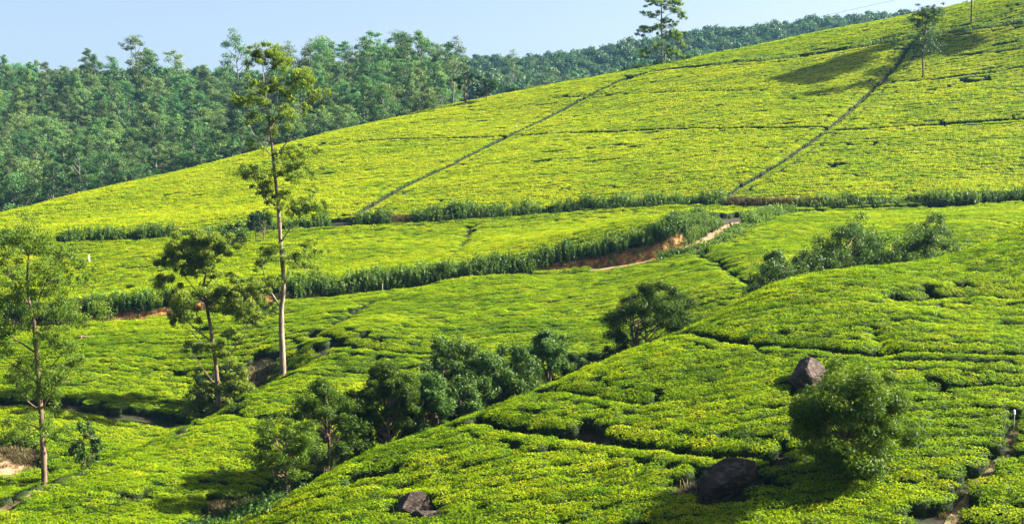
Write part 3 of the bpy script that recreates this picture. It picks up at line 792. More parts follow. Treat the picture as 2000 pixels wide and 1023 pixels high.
traced_tree('airy_tree', 'slender airy tree with sparse drooping leaves beside the sandy clearing', AIRY_B, (0, 0, 1.0),
 C3([(145,985),(143,880),(138,780),(135,680),(132,560),(127,450),(122,370),(105,320),(92,250),(92,180),(98,120)]), [.26,.21,.18,.165,.15,.14,.12,.09,.07,.05,.02],
 [C3(p) for p in ([(110,330),(60,280),(0,180),(-20,140)],[(122,370),(150,300),(200,210)],[(95,240),(150,200),(195,170),(240,140)],[(130,500),(70,450),(20,410)],[(132,600),(180,560),(235,500)],[(137,715),(170,670),(205,600)],[(135,620),(80,560),(30,520)],[(138,720),(80,690),(30,640)],[(126,430),(180,400),(250,360)],[(140,870),(112,880),(100,875)],[(140,800),(100,770),(60,780)])],
 conv(cl3, k3, 0, 420), 'eucalypt', 'bark_brown', 1100, .16, .06, 3, droop=.55, lo=.1, hi=.85, grow=1.3)

# --- crest eucalyptus
k5 = .1368
def C5(p): return [(1230 + a * k5, b * k5) for a, b in p]
cl5 = [(300,200,90,35),(370,190,60,25),(220,420,100,50),(340,400,90,45),(430,420,60,50),(690,190,90,40),(740,240,50,40),(560,130,60,25),(520,310,70,35),(600,350,60,30),(650,480,90,55),(720,550,60,50),(740,620,40,40),(620,520,60,40),(380,690,80,40),(250,760,90,50),(190,810,50,40),(640,780,90,45),(740,830,70,35),(520,740,60,60),(380,910,80,35),(600,900,80,30),(700,50,90,50),(680,90,50,40),(380,10,90,40),(300,40,50,30),(450,100,45,35),(600,0,60,50),(440,-80,80,50),(520,-130,70,40),(380,-150,60,40),(460,-210,70,45)]
CRT = hit(1293, 128, .5)
traced_tree('crest_eucalyptus', 'lone eucalyptus with tiered leaf pads and pale trunk on the crest of the tea hill', CRT, (0, 0, 1.0),
 C5([(460,935),(455,600),(450,400),(448,200),(440,0),(445,-200)]), [.26,.22,.19,.15,.10,.03],
 [C5(p) for p in ([(455,640),(380,600),(300,500),(230,440)],[(455,560),(500,430),(600,380)],[(450,300),(560,210),(690,210)],[(460,800),(400,760),(280,780)],[(460,840),(540,720),(640,790),(730,840)],[(450,330),(350,260),(290,210)],[(460,620),(560,560),(680,520)],[(445,90),(560,40),(680,60)],[(442,60),(380,20),(310,40)])],
 conv(cl5, k5, 1230, 0), 'eucalypt', 'bark_pale', 420, .36, .16, 4, droop=.2, flat=1.15, lo=.1, hi=.95, grow=1.35)
# --- thin dark tree on the hill face
k6 = .26
def C6(p): return [(1480 + a * k6, b * k6) for a, b in p]
cl6 = [(1240,90,60,30),(1290,90,60,35),(1340,85,50,35),(1200,110,50,30),(1250,140,80,35),(1180,160,50,25),(1300,160,50,30),(1240,200,70,35),(1200,290,60,45),(1280,280,70,45),(1340,290,50,35),(1180,350,50,30),(1240,340,60,35),(1330,340,50,25),(1200,390,60,25),(1300,380,50,25)]
THN = hit(1480 + 1243 * k6, 575 * k6 + 2, .5)
traced_tree('sparse_tree', 'sparse dark olive tree with thin stem standing in the upper tea field', THN, (0, 0, 1.0),
 C6([(1243,575),(1240,450),(1235,350),(1250,250),(1255,150),(1270,90)]), [.20,.17,.15,.11,.07,.03],
 [C6(p) for p in ([(1240,420),(1190,370),(1170,340)],[(1238,400),(1300,360),(1340,320)],[(1245,290),(1300,240),(1330,150)],[(1248,260),(1210,200),(1190,150)])],
 conv(cl6, k6, 1480, 0), 'darkleaf', 'bark_brown', 420, .28, .11, 5, droop=.2, lo=.2, hi=1.0, grow=1.2)

# ------------------------------------------------------------------ generic trees
def round_tree(seed, H, Wd, th, mat, bark, nleaf, L, W, nl=26, top=1.0, stems=1, lo=.1, hi=.9, up=.5, droop=0.0, flat=.8, core=None, dens_low=.35):
    """a crown of many leafy tufts carried by limbs from one or several stems; returns trunk mesh, crown mesh"""
    rng = rngf(seed); T = Acc(); C = Acc()
    cz_ = th + (H - th) * .5; rz = (H - th) * .5; rx = Wd * .5
    starts = []
    for s in range(stems):
        lean = rng.normal(size=2) * (.10 if stems == 1 else .30) * rx
        P = np.array([[0, 0, -.35], [lean[0] * .3, lean[1] * .3, th * .5], [lean[0] * .7, lean[1] * .7, th], [lean[0] + rng.normal() * .1, lean[1], th + rz * .8], [lean[0] * 1.2, lean[1] * 1.2, th + rz * 1.5]])
        if stems > 1: P[0, :2] = lean * .15
        P = smooth_poly(P, 2); r0 = .028 * H / math.sqrt(stems)
        V, F = tube(P, np.linspace(r0, r0 * .15, len(P)), 8); T.add(V, F); starts.append(P)
    per = nleaf // nl
    for i in range(nl):
        # tuft centres spread through the crown volume, denser at its skin
        d = norm(rng.normal(size=3)); 
        if d[2] < -.25 and rng.random() > dens_low: d[2] = abs(d[2])
        rr = .45 + .45 * rng.random() ** .6
        c = np.array([d[0] * rx * rr, d[1] * rx * rr, cz_ + d[2] * rz * rr])
        # crown narrows upward
        f = 1 - (1 - top) * max(0, (c[2] - cz_) / rz); c[:2] *= f
        P = starts[int(rng.integers(len(starts)))]
        j = int(np.clip(np.argmin(np.abs(P[:, 2] - (c[2] - .45 * np.hypot(c[0], c[1]) - .15 * H))), len(P) // 3, len(P) - 2))
        V, F = tube(limb_path(P[j], c, rng, .10), np.linspace(.010 * H, .004, 6), 5); T.add(V, F)
        r = np.array([rx, rx, rx * flat]) * (.22 + .15 * rng.random())
        for t in range(3):
            cc = c + rng.normal(size=3) * r * .38
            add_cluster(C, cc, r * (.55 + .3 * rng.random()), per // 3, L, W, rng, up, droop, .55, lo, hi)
    return T.mesh('trunk', bark, True), C.mesh('crown', mat)

def place_round(name, label, px, Y, top_py, wpx, seed, mat, bark, nleaf, L, W, th=.25, group=None, dx=0, **kw):
    b = base_at(px, Y); m = Y / FPX
    H = b[2]; topz = unproj(px, top_py, Y)[2]; Ht = topz - b[2]
    tm, cm = round_tree(seed, Ht, wpx * m, Ht * th, mat, bark, nleaf, L, W, **kw)
    o = put_tree(name, b, tm, cm, label, 'tree' if 'tree' in name else 'shrub', group)
    print(name, px, 'height %.1f' % Ht, 'base py %.0f' % proj(b)[1])
    KEEP.append((b[0], b[1], .5))
    return o
def hit_rot(px, py): return hit(px, py, 0.3)

# near round wattle
NW = hit(1662, 925, .4) + [0, -.7, 0]
place_round('wattle_tree', 'rounded feathery wattle tree casting dark shade on the near slope beside boulders', 1664, NW[1], 712, 255, 11, 'wattle', 'bark_brown', 72000, .19, .055, th=.04, nl=58, top=.75, lo=.15, hi=1.0, flat=.75)
# gully trees
place_round('wattle_tree', 'small open wattle tree standing lowest at the mouth of the gully', 553, 83, 804, 150, 12, 'wattle', 'bark_brown', 20000, .18, .05, th=.24, nl=40, top=.9, flat=.6, lo=.15, hi=.85)
place_round('wattle_tree', 'dark feathery wattle tree second up from the gully mouth', 626, 88, 736, 160, 13, 'wattle', 'bark_brown', 32000, .19, .055, th=.06, nl=44, top=.65, flat=.75, lo=.05, hi=.75)
place_round('wattle_tree', 'tall dense wattle tree leaning over the gully beside the leafy thicket', 756, 90, 697, 138, 14, 'wattle', 'bark_brown', 112000, .17, .05, th=.08, nl=56, top=.7, flat=.7, lo=.05, hi=.8)
place_round('wattle_tree', 'dark spreading wattle tree above the near crest with several forked stems', 1275, 103, 540, 172, 15, 'wattle', 'bark_brown', 40000, .19, .055, th=.15, nl=44, top=.95, flat=.7, stems=3, lo=.05, hi=.85)
place_round('wattle_shrub', 'low dark shrub at the foot of the spreading wattle tree', 1212, 104, 640, 70, 16, 'wattle', 'bark_brown', 5000, .18, .05, th=.1, nl=16, stems=3, lo=.0, hi=.6)
for i, (px, Y, tp, w, lab) in enumerate([
    (868, 94, 650, 130, 'tall glossy-leaved shrub of the gully thicket next to the dense wattle tree'),
    (840, 91, 720, 90, 'shaded lower shrub of the gully thicket against the dense wattle tree'),
    (935, 95, 668, 110, 'broad glossy-leaved shrub in the middle of the gully thicket'),
    (1000, 96.5, 662, 115, 'yellowish broad-leaved shrub in the gully thicket'),
    (1070, 99, 636, 95, 'upright spiky-topped shrub at the upper end of the gully thicket'),
    (1125, 100, 690, 80, 'low bright shrub beyond the upper end of the gully thicket'),
    (690, 92, 800, 80, 'low dark shrub in the shade between two wattle trees of the gully'),
    (805, 94, 735, 85, 'leafy shrub pressed behind the dense wattle tree of the gully'),
    (905, 93, 735, 95, 'front shrub of the gully thicket just over the near crest'),
    (985, 95, 725, 95, 'low front shrub of the gully thicket with drooping leaves'),
    (1045, 97.5, 700, 80, 'small front shrub under the upright spiky-topped one'),
    (1185, 102, 700, 70, 'low shrub between the thicket and the spreading wattle tree'),
    (1515, 113, 486, 100, 'dark low shrub at the lower end of the upper gully thicket'),
    (1590, 116, 478, 105, 'wide leafy shrub in the upper gully thicket'),
    (1660, 118, 428, 110, 'large rounded shrub in the upper gully thicket'),
    (1735, 121, 440, 110, 'dense leafy shrub between the two biggest of the upper gully'),
    (1805, 122, 416, 95, 'tall dark shrub at the top end of the upper gully thicket')]):
    place_round('broadleaf_shrub', lab, px, Y, tp, w * (1.1 if px < 1400 else 1.35), 30 + i, 'broadleaf', 'bark_brown', 20000, .18, .075, th=.03, nl=34, stems=4, lo=.05, hi=.9, up=.3, droop=.25, flat=.95, group='broad-leaved shrubs of the gully', dens_low=.8)
# foot of the left valley
place_round('broadleaf_shrub', 'pointed leafy shrub beside the footpath near the airy tree', 163, 95, 815, 72, 45, 'broadleaf', 'bark_brown', 3800, .22, .10, th=.05, nl=20, stems=3, top=.4, lo=.1, hi=.8, up=.25, droop=.3, flat=1.0, dens_low=.8)
place_round('broadleaf_shrub', 'dense dark shrub filling the shade under the many-branched tree', 400, 115, 715, 85, 46, 'darkleaf', 'bark_brown', 5000, .22, .10, th=.05, nl=20, stems=3, lo=.1, hi=.8, up=.25, flat=1.0, dens_low=.8)
place_round('broadleaf_shrub', 'leafy shrub between the many-branched tree and the bare soil', 450, 116, 690, 80, 47, 'broadleaf', 'bark_brown', 4000, .22, .10, th=.05, nl=20, stems=3, lo=.1, hi=.9, up=.25, flat=1.0, dens_low=.8)
# terrace shrubs and the two trees on the skyline of the hill
place_round('round_shrub', 'dark round shrub on the terrace behind the tallest tree', 505, 189, 408, 70, 51, 'darkleaf', 'bark_brown', 4200, .30, .14, th=.08, nl=24, stems=2, lo=.1, hi=.8)
place_round('round_shrub', 'pale green shrub on the terrace next to the dark round one', 455, 186, 436, 70, 52, 'broadleaf', 'bark_brown', 3400, .30, .14, th=.08, nl=20, stems=2, lo=.2, hi=.9)
place_round('round_shrub', 'flat-topped pale shrub on the terrace behind the many-branched tree', 395, 184, 444, 75, 53, 'broadleaf', 'bark_brown', 3200, .30, .14, th=.1, nl=20, stems=2, lo=.2, hi=.9, flat=.6)
b9 = hit(910, 203, .5)
place_round('crest_tree', 'small dark tree on a thin bare stem at the hill crest beside a denser one', 910, b9[1] - 1, 136, 44, 54, 'darkleaf', 'bark_brown', 1500, .42, .22, th=.38, nl=16, lo=.1, hi=.8)
place_round('crest_tree', 'small dense dark tree foliaged to the ground at the hill crest', 949, b9[1] - 1, 142, 50, 55, 'darkleaf', 'bark_brown', 2000, .42, .22, th=.14, nl=18, lo=.1, hi=.9)
b8 = hit(510, 296, .5)
place_round('crest_tree', 'dark bushy tree at the crest half hidden behind the tallest tree', 508, b8[1] + 3, 245, 50, 56, 'darkleaf', 'bark_brown', 2000, .42, .22, th=.1, nl=18, lo=.1, hi=.8)
# ------------------------------------------------------------------ forest trees
def forest_mesh(seed, H, cw, first, npads, nper, L):
    rng = rngf(seed); T = Acc(); C = Acc()
    lean = rng.normal(size=2) * .035 * H
    zs = np.linspace(0, 1, 7); P = np.c_[lean[0] * zs ** 2 + rng.normal(size=7) * .05, lean[1] * zs ** 2 + rng.normal(size=7) * .05, zs * H * .94]; P[0] = (0, 0, -.6)
    V, F = tube(P, np.interp(zs, [0, 1], [.018 * H * .75, .03]), 6); T.add(V, F)
    for i in range(npads):
        t = i / max(1, npads - 1)
        z = H * (first + (1 - first) * (t ** .9)) - .02 * H
        a = rng.random() * 6.283; shape = math.sin(math.pi * (.18 + .72 * t)) ** .8
        rad = cw * .5 * shape * (.25 + .75 * rng.random()) * (1 if i < npads - 1 else .15)
        cx, cyy = np.interp(z, P[:, 2], P[:, 0]), np.interp(z, P[:, 2], P[:, 1])
        c = np.array([cx + math.cos(a) * rad, cyy + math.sin(a) * rad, z])
        j = np.array([np.interp(z - rad * .9, P[:, 2], P[:, 0]), np.interp(z - rad * .9, P[:, 2], P[:, 1]), max(z - rad * 1.0 - .4, H * first * .55)])
        V, F = tube(limb_path(j, c, rng, .12, 4), np.linspace(.005 * H, .015, 4), 4); T.add(V, F)
        r = np.array([1, 1, .55]) * (cw * .55 + 3.2) * (.15 + .12 * rng.random())
        add_cluster(C, c, r, nper, L, L * .5, rng, .7, 0, .5, .1, .95, .6)
        add_cluster(C, c + rng.normal(size=3) * r * .7, r * .7, nper // 2, L, L * .5, rng, .7, 0, .5, .1, .95, .6)
    return T.mesh('trunk', 'bark_far', True), C.mesh('crown', 'eucalypt_far')
EUC = [forest_mesh(200 + i, [20, 23, 18, 21, 25, 19, 22, 17, 24, 20][i], [7.5, 5.5, 10.5, 8.5, 6.0, 11.5, 6.5, 10.0, 8.0, 6.0][i], [.42, .34, .50, .36, .50, .45, .28, .34, .55, .36][i], [18, 22, 24, 22, 19, 26, 24, 24, 16, 20][i], 150, .44) for i in range(10)]
SKY_EUC = [forest_mesh(230 + i, 25, 8.0, [.50, .56, .45][i], 17, 140, .45) for i in range(3)]
BUSHY = [forest_mesh(240 + i, 11, 7.5, .20, 15, 95, .62) for i in range(3)]
def wood_mesh(seed):
    rng = rngf(seed); C = Acc()
    for i in range(9):
        d = norm(rng.normal(size=3)); d[2] = abs(d[2]) * .8
        c = np.array([0, 0, 8.0]) + d * np.array([3.2, 3.2, 3.2]) * (.5 + .5 * rng.random())
        add_cluster(C, c, np.array([2.0, 2.0, 1.5]) * (.7 + .5 * rng.random()), 75, .95, .55, rng, .5, 0, .4, .1, .9, .7)
    V, F = tube(np.array([[0, 0, -1.0], [0.1, 0, 4], [0, .1, 8.5]]), np.array([.25, .2, .1]), 5)
    m = np.r_[np.zeros(sum(len(f) for f in C.F)), np.ones(len(F))]
    C.add(V, F)
    return mesh_from('far_wood_tree', np.concatenate(C.V), [np.concatenate(C.F)], ['wood_far', 'bark_far'], np.concatenate(C.lv), m)
WOOD = source('far_wood_tree', [wood_mesh(260 + i) for i in range(5)])

def build_forest():
    rng = rngf(77)
    cr = np.array([unproj(*a) for a in CREST])
    pts = []
    xs, ys = np.meshgrid(np.arange(-260, 60, 6.3), np.arange(318, 535, 6.3))
    x = (xs + rng.normal(size=xs.shape) * 2.8).ravel(); y = (ys + rng.normal(size=xs.shape) * 2.8).ravel()
    yc = np.interp(x, cr[:, 0], cr[:, 1])
    ok = (y > yc + 26) & (np.abs(x) < .364 * y * 1.12 + 8) & (x < -.035 * y - 8 * rng.random(len(x)))
    # dense wood thins into a glade where the hollow lies
    x, y = x[ok], y[ok]; z = hgt(x, y)
    pxs = proj(np.stack([x, y, z], 1))[0]
    glade = (pxs > 335) & (pxs < 520) & (y > 395) & (y < 425)
    x, y, z, pxs = [a[~glade] for a in (x, y, z, pxs)]
    n = len(x)
    hollow = (pxs > 330) & (pxs < 540) & (y < 400)
    ridge = (pxs > 540) & (y > 395)
    kind = np.where(hollow, 2, np.where(ridge, 1, 0))
    s = .62 + .52 * rng.random(n) ** 1.2 + .10 * vnoise(x, y, 61, 30.0)
    s = np.where(kind == 0, s * .88, s); s = np.where(kind == 1, s * .98, s)
    order = np.argsort(y)
    vis = np.zeros(n); col = np.full(520, 1e9)
    edge = np.interp(np.arange(520) * 4, [c[0] for c in CREST], [c[1] for c in CREST]); col = edge.copy()
    for i in order:
        H = (11 if kind[i] == 2 else 25 if kind[i] == 1 else 21.5) * s[i]
        top = proj(np.array([x[i], y[i], z[i] + H]))[1]; hw = 3.4 * s[i] / y[i] * FPX
        a, b = int(np.clip((pxs[i] - hw) / 4, 0, 519)), int(np.clip((pxs[i] + hw) / 4 + 1, 0, 519))
        vis[i] = np.maximum(0, col[a:b] - top).sum(); col[a:b] = np.minimum(col[a:b], top + 6)
    rank = np.argsort(-vis); single = np.zeros(n, bool); single[rank[:285]] = True
    big = {0: np.where(s > np.median(s[kind == 0]), 'tall', 'short'), 1: np.where(s > np.median(s[kind == 1]), 'towering', 'slighter'), 2: np.where(s > np.median(s[kind == 2]), 'broad', 'small')}
    HAB = ['round-crowned', 'narrow low-branched', 'wide high-crowned', 'round low-branched', 'narrow high-crowned', 'wide-spreading', 'slim leafy-stemmed', 'broad round-topped', 'high-tufted', 'narrow leafy']
    def lab(i, k, v):
        if k == 0:
            w = 'at the forest edge along the tea hill' if y[i] < np.interp(x[i], cr[:, 0], cr[:, 1]) + 75 else 'on the forest skyline' if y[i] > 470 else 'half way up the forest slope'
            return '%s %s eucalyptus %s%s' % (big[0][i], HAB[v], w, ', beside the dark hollow' if pxs[i] > 250 else '')
        if k == 1:
            return '%s %s eucalyptus in the ridge stand, %s' % (big[1][i], HAB[v] if v < 4 else 'bare-stemmed', 'front row behind the hill crest' if y[i] < 425 else 'deeper among the trunks' if y[i] < 470 else 'at the back on the skyline')
        return '%s bushy tree in the dark hollow of the forest, %s' % (big[2][i], 'next to the tea crest' if y[i] < 340 else 'below the glade')
    grp = {0: 'eucalyptus trees of the forest slope', 1: 'eucalyptus trees of the ridge stand', 2: 'bushy trees of the forest hollow'}
    nm = {0: 'forest_eucalyptus', 1: 'ridge_eucalyptus', 2: 'bushy_tree'}
    for i in np.nonzero(single)[0]:
        k = int(kind[i]); lib = EUC if k == 0 else (EUC[:4] + SKY_EUC if k == 1 else BUSHY)
        vi = int(rng.integers(len(lib))); tm, cm = lib[vi]
        put_tree(nm[k], (x[i], y[i], z[i]), tm, cm, lab(i, k, vi), 'tree', grp[k], rng.random() * 6.283, s[i])
    # the rest of the wood, hardly seen one by one
    r = ~single; m = int(r.sum())
    scatter('forest', FOREST_REST, np.stack([x, y, z], 1)[r], np.c_[np.zeros((m, 2)), rng.random(m) * 6.283], np.repeat(s[r][:, None], 3, 1), np.zeros(m), rng, 'dense wood filling in behind the eucalyptus trees of the slope', 'forest')
    print('forest', n, int(single.sum()))
    # named skyline trees
    for px, Y, tp, lib, slab in [(270, 505, 72, 1, 'tall tufted eucalyptus standing alone above the forest skyline'), (345, 508, 98, 0, 'spreading open eucalyptus on the skyline next to the lone tufted one'),
                                (470, 480, 66, 2, 'tall layered eucalyptus rising behind the tallest tree on the skyline'), (615, 470, 72, 1, 'thin eucalyptus with a small high tuft on the skyline'),
                                (675, 455, 80, 0, 'domed eucalyptus on the ridge skyline'), (716, 452, 74, 1, 'slender pole-like eucalyptus with flat top on the skyline'), (775, 462, 60, 1, 'narrow eucalyptus topping the ridge stand'),
                                (820, 445, 60, 0, 'big many-layered eucalyptus at the high point of the ridge stand'), (1000, 560, 103, 2, 'flat-crowned eucalyptus poking above the far wooded hill')]:
        b = base_at(px, Y); H = unproj(px, tp, Y)[2] - b[2]
        tm, cm = SKY_EUC[lib]
        put_tree('skyline_eucalyptus', b, tm, cm, slab, 'tree', None, rng.random() * 6.28, H / 25.0)
    # far wooded hills
    xs, ys = np.meshgrid(np.arange(-420, 460, 7.0), np.arange(540, 960, 7.0))
    x = (xs + rng.normal(size=xs.shape) * 2).ravel(); y = (ys + rng.normal(size=xs.shape) * 2).ravel()
    ok = (np.abs(x) < .364 * y * 1.15 + 10); x, y = x[ok], y[ok]; z = hgt(x, y); m = len(x)
    s = .85 + .5 * rng.random(m)
    scatter('far_wood', WOOD, np.stack([x, y, z], 1), np.c_[np.zeros((m, 2)), rng.random(m) * 6.283], np.stack([s, s, s * (.9 + .3 * rng.random(m))], 1), .12 * rng.normal(size=m), rng, 'hazy blue-green wood covering the far ridge', 'forest')
    # dark understory at the foot of the ridge stand and along the forest edge
    xs, ys = np.meshgrid(np.arange(-200, 60, 4.0), np.arange(300, 470, 4.5))
    x = (xs + rng.normal(size=xs.shape)).ravel(); y = (ys + rng.normal(size=xs.shape)).ravel()
    ok = (y > np.interp(x, cr[:, 0], cr[:, 1]) + 16) & (np.abs(x) < .364 * y * 1.1 + 5); x, y = x[ok], y[ok]; m = len(x)
    s = .22 + .22 * rng.random(m)
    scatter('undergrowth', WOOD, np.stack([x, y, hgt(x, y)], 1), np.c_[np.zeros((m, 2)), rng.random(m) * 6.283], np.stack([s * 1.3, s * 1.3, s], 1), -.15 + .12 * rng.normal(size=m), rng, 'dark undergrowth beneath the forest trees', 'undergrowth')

def joined(name, tm, cm):
    """trunk and crown of one forest tree as a single mesh, for the mass of the wood"""
    def arr(me):
        v = np.empty(len(me.vertices) * 3, np.float32); me.vertices.foreach_get('co', v)
        f = np.empty(len(me.loops), np.int32); me.loops.foreach_get('vertex_index', f); return v.reshape(-1, 3), f.reshape(-1, 4)
    vt, ft = arr(tm); vc, fc = arr(cm); lv = np.empty(len(fc), np.float32); cm.attributes['lv'].data.foreach_get('value', lv)
    return mesh_from(name, np.r_[vt, vc], [np.r_[ft, fc + len(vt)]], ['bark_far', 'eucalypt_far'], np.r_[np.zeros(len(ft)), lv], np.r_[np.zeros(len(ft)), np.ones(len(fc))])
FOREST_REST = source('forest_fill_tree', [joined('forest_fill_tree', *EUC[i]) for i in range(5)])
build_forest()

# tree beyond the picture's edge whose long shadow lies on the hill
tip = hit(1505, 158, TEA_H)
sb = 78.0
ob = tip + np.array([SUNV[0], SUNV[1], 0]) / math.hypot(SUNV[0], SUNV[1]) * sb
obz = float(hgt(ob[0], ob[1])); Hs = (tip[2] + sb * math.tan(SUN_EL)) - obz
tm, cm = forest_mesh(299, 25, 11.5, .48, 22, 420, .6)
put_tree('shade_eucalyptus', (ob[0], ob[1], obz), tm, cm, 'very tall eucalyptus on the hill shoulder casting a long shadow across the upper tea', 'tree', None, 1.0, Hs / 25.0)
print('shade tree', ob, Hs, proj(np.array([ob[0], ob[1], obz])))

# ------------------------------------------------------------------ hedges of tall weeds
def weed_mesh(seed, H, ns=16, mat='weed', L=.30, W=.095, spread=.42):
    rng = rngf(seed); A = Acc()
    for i in range(ns):
        b = np.r_[rng.normal(size=2) * spread, 0]; h = H * (.45 + .65 * rng.random()); ln = rng.normal(size=2) * .10 * h
        t = np.linspace(.12, 1, 11)
        P = np.repeat(b[None] + np.c_[ln[0] * t ** 2, ln[1] * t ** 2, h * t], 2, 0)
        P[:, :2] += rng.normal(size=(len(P), 2)) * .05 * (1.4 - P[:, 2:3] / h)
        an = rng.random(len(P)) * 6.283
        out = np.stack([np.cos(an), np.sin(an), np.full(len(P), .9)], 1)
        N = norm(np.stack([np.cos(an), np.sin(an), np.full(len(P), .8)], 1) + .4 * rng.normal(size=(len(P), 3)))
        V, F = leaves(P + out * .03, N, L * (.8 + .5 * rng.random(len(P))), W, rng, out)
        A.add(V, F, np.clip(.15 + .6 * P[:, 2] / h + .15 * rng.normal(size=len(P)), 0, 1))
        V, F = tube(np.array([b - [0, 0, .2], b + [ln[0] * .3, ln[1] * .3, h * .55], b + [ln[0], ln[1], h]]), np.array([.012, .009, .005]), 3); A.add(V, F, .15)
    return A.mesh('weed_clump', mat)
def grass_mesh(seed, H, nb=55):
    rng = rngf(seed); A = Acc(); Vs = []; Fs = []
    for i in range(nb):
        b = np.r_[rng.normal(size=2) * .22, -.05]; a = rng.random() * 6.283; h = H * (.6 + .5 * rng.random()); o = np.array([math.cos(a), math.sin(a), 0]); w = np.array([-o[1], o[0], 0]) * .014
        t = np.array([0, .45, .8, 1.0]); P = b + o * (.35 * h * t[:, None] ** 2) + np.c_[np.zeros((4, 2)), h * (t - .28 * t ** 3)]
        ww = np.array([1, 1.1, .7, .1])[:, None] * w
        V = np.stack([P - ww, P + ww], 1).reshape(-1, 3); F = np.array([(0, 1, 3, 2), (2, 3, 5, 4), (4, 5, 7, 6)])
        A.add(V, F, np.clip(rng.random() * .9 + .1 * t[:3], 0, 1))
    return A.mesh('grass_tuft', 'drygrass')
WEED = source('weed_clump', [weed_mesh(400 + i, 1.55 + .12 * (i % 3)) for i in range(6)])
WEED_LOW = source('weed_low', [weed_mesh(420 + i, .75, 14, 'weed', .15, .07, .35) for i in range(4)])
DRY = source('grass_tuft', [grass_mesh(440 + i, .8) for i in range(5)])

def strip_points(P, x0, x1, lo, hi, n_per_m, rng):
    """points along a plan polyline between two x limits, offset to its uphill side"""
    P = resample(P[:, :2], .25); m = (P[:, 0] > x0) & (P[:, 0] < x1); P = P[m]
    T = norm(np.gradient(P, axis=0)); N = np.stack([-T[:, 1], T[:, 0]], 1)
    n = int(len(P) * .25 * n_per_m); i = rng.integers(0, len(P), n); o = lo + (hi - lo) * rng.random(n)
    return P[i] + N[i] * o[:, None] + rng.normal(size=(n, 2)) * .08
def strip(name, src, P, x0, x1, lo, hi, npm, seed, label, cat, smin=.8, smax=1.2, tone=0.0, clump=.0, csc=4.0):
    rng = rngf(seed); q = strip_points(P, x0, x1, lo, hi, npm, rng)
    c = vnoise(q[:, 0], q[:, 1] * .3, seed, csc) * .6 + .6 * vnoise(q[:, 0], q[:, 1], seed + 3, 1.3)
    if clump: q = q[c > clump]; c = c[c > clump]
    n = len(q); s = smin + (smax - smin) * np.clip(.5 + .5 * c + .2 * rng.normal(size=n), 0, 1.1)
    scatter(name, src, np.c_[q, hgt(q[:, 0], q[:, 1]) - .05], np.c_[.08 * rng.normal(size=(n, 2)), rng.random(n) * 6.283], np.stack([s, s, s * (.9 + .2 * rng.random(n))], 1), tone + .08 * rng.normal(size=n) + .16 * vnoise(q[:, 0], q[:, 1], seed + 7, 2.2), rng, label, cat)
def XR(px, Y): return (px - 1000) / FPX * Y
strip('weed_hedge', WEED, ROAD, XR(1060, 152), XR(1375, 156), 2.6, 3.8, 7, 501, 'tall green weed hedge on top of the red earth bank', 'hedge', .55, 1.1)
strip('weed_hedge', WEED, ROAD, XR(925, 152), XR(1075, 152), 1.7, 3.6, 9, 521, 'dense weed hedge hanging to the track where the red bank tapers off', 'hedge', .55, 1.1)
strip('weed_hedge', WEED, ROAD, XR(1355, 154), XR(1432, 168), 1.5, 4.4, 14, 519, 'weed hedge rounding the inside of the track bend', 'hedge', .4, .8)
strip('weed_hedge', WEED, ROAD, XR(560, 150), XR(930, 152), 2.0, 3.6, 9, 502, 'dense dark weed hedge along the track past the tallest tree', 'hedge', .6, 1.25)
strip('weed_hedge', WEED, ROAD, XR(-150, 145), XR(350, 146), 2.6, 3.8, 8, 503, 'dark weed hedge above the low orange bank', 'hedge', .6, 1.25)
strip('weed_hedge', WEED_LOW, ROAD, XR(1290, 152), XR(1420, 165), -2.6, -1.6, 8, 504, 'low weeds on the outer edge of the track bend', 'hedge', .9, 1.5)
strip('weed_hedge', WEED, ROAD, XR(1425, 165), XR(1505, 181), -3.0, -1.9, 9, 505, 'bright weed clump on the outside of the track bend', 'hedge', .8, 1.15, .1)
strip('weed_hedge', WEED, LEDGE, XR(800, 196), XR(1418, 194), -.3, 1.3, 7, 506, 'long weed hedge at the foot of the big hill beside the drain', 'hedge', .45, 1.3)
strip('weed_hedge', WEED, LEDGE, XR(620, 196), XR(760, 196), -.3, 1.3, 7, 507, 'short weed hedge at the hill foot where the first drain ends', 'hedge', .6, 1.3, 0, -.5)
strip('weed_hedge', WEED_LOW, LEDGE, XR(340, 196), XR(620, 196), -.5, 1.2, 7, 518, 'low weeds at the hill foot among the terrace shrubs', 'hedge', .8, 1.6)
strip('weed_hedge', WEED, LEDGE, XR(120, 195), XR(340, 196), -.3, 1.3, 6, 508, 'grey-green weed hedge at the hill foot above the white post', 'hedge', .7, 1.2)
strip('weed_hedge', WEED, LEDGE, XR(-150, 195), XR(60, 196), -.3, 1.3, 6, 509, 'weed hedge at the hill foot behind the airy tree', 'hedge', .7, 1.2)
strip('weed_hedge', WEED, LEDGE, XR(1560, 188), XR(2150, 186), -1.0, .6, 5, 510, 'weed hedge growing before the dry grass ledge of the big hill', 'hedge', .6, 1.2, 0, -.6)
strip('dry_grass', DRY, LEDGE, XR(1428, 190), XR(1660, 187), .1, 1.0, 26, 511, 'rust-brown dry grass hanging on the ledge past the second drain', 'grass', 1.6, 2.5, -.1)
strip('dry_grass', DRY, LEDGE, XR(755, 196), XR(960, 196), .2, 1.0, 20, 512, 'straw-coloured dry grass on the ledge where the terrace drain meets it', 'grass', 1.3, 2.2)
strip('dry_grass', DRY, ROAD, XR(950, 152), XR(1400, 158), 1.7, 2.7, 14, 513, 'dry grass tufts on the red earth bank', 'grass', .5, .9)
strip('bank_weeds', WEED_LOW, ROAD, XR(1040, 152), XR(1390, 158), 1.6, 2.8, 2.2, 522, 'scattered weeds rooted in the red earth bank', 'weeds', .4, .8)
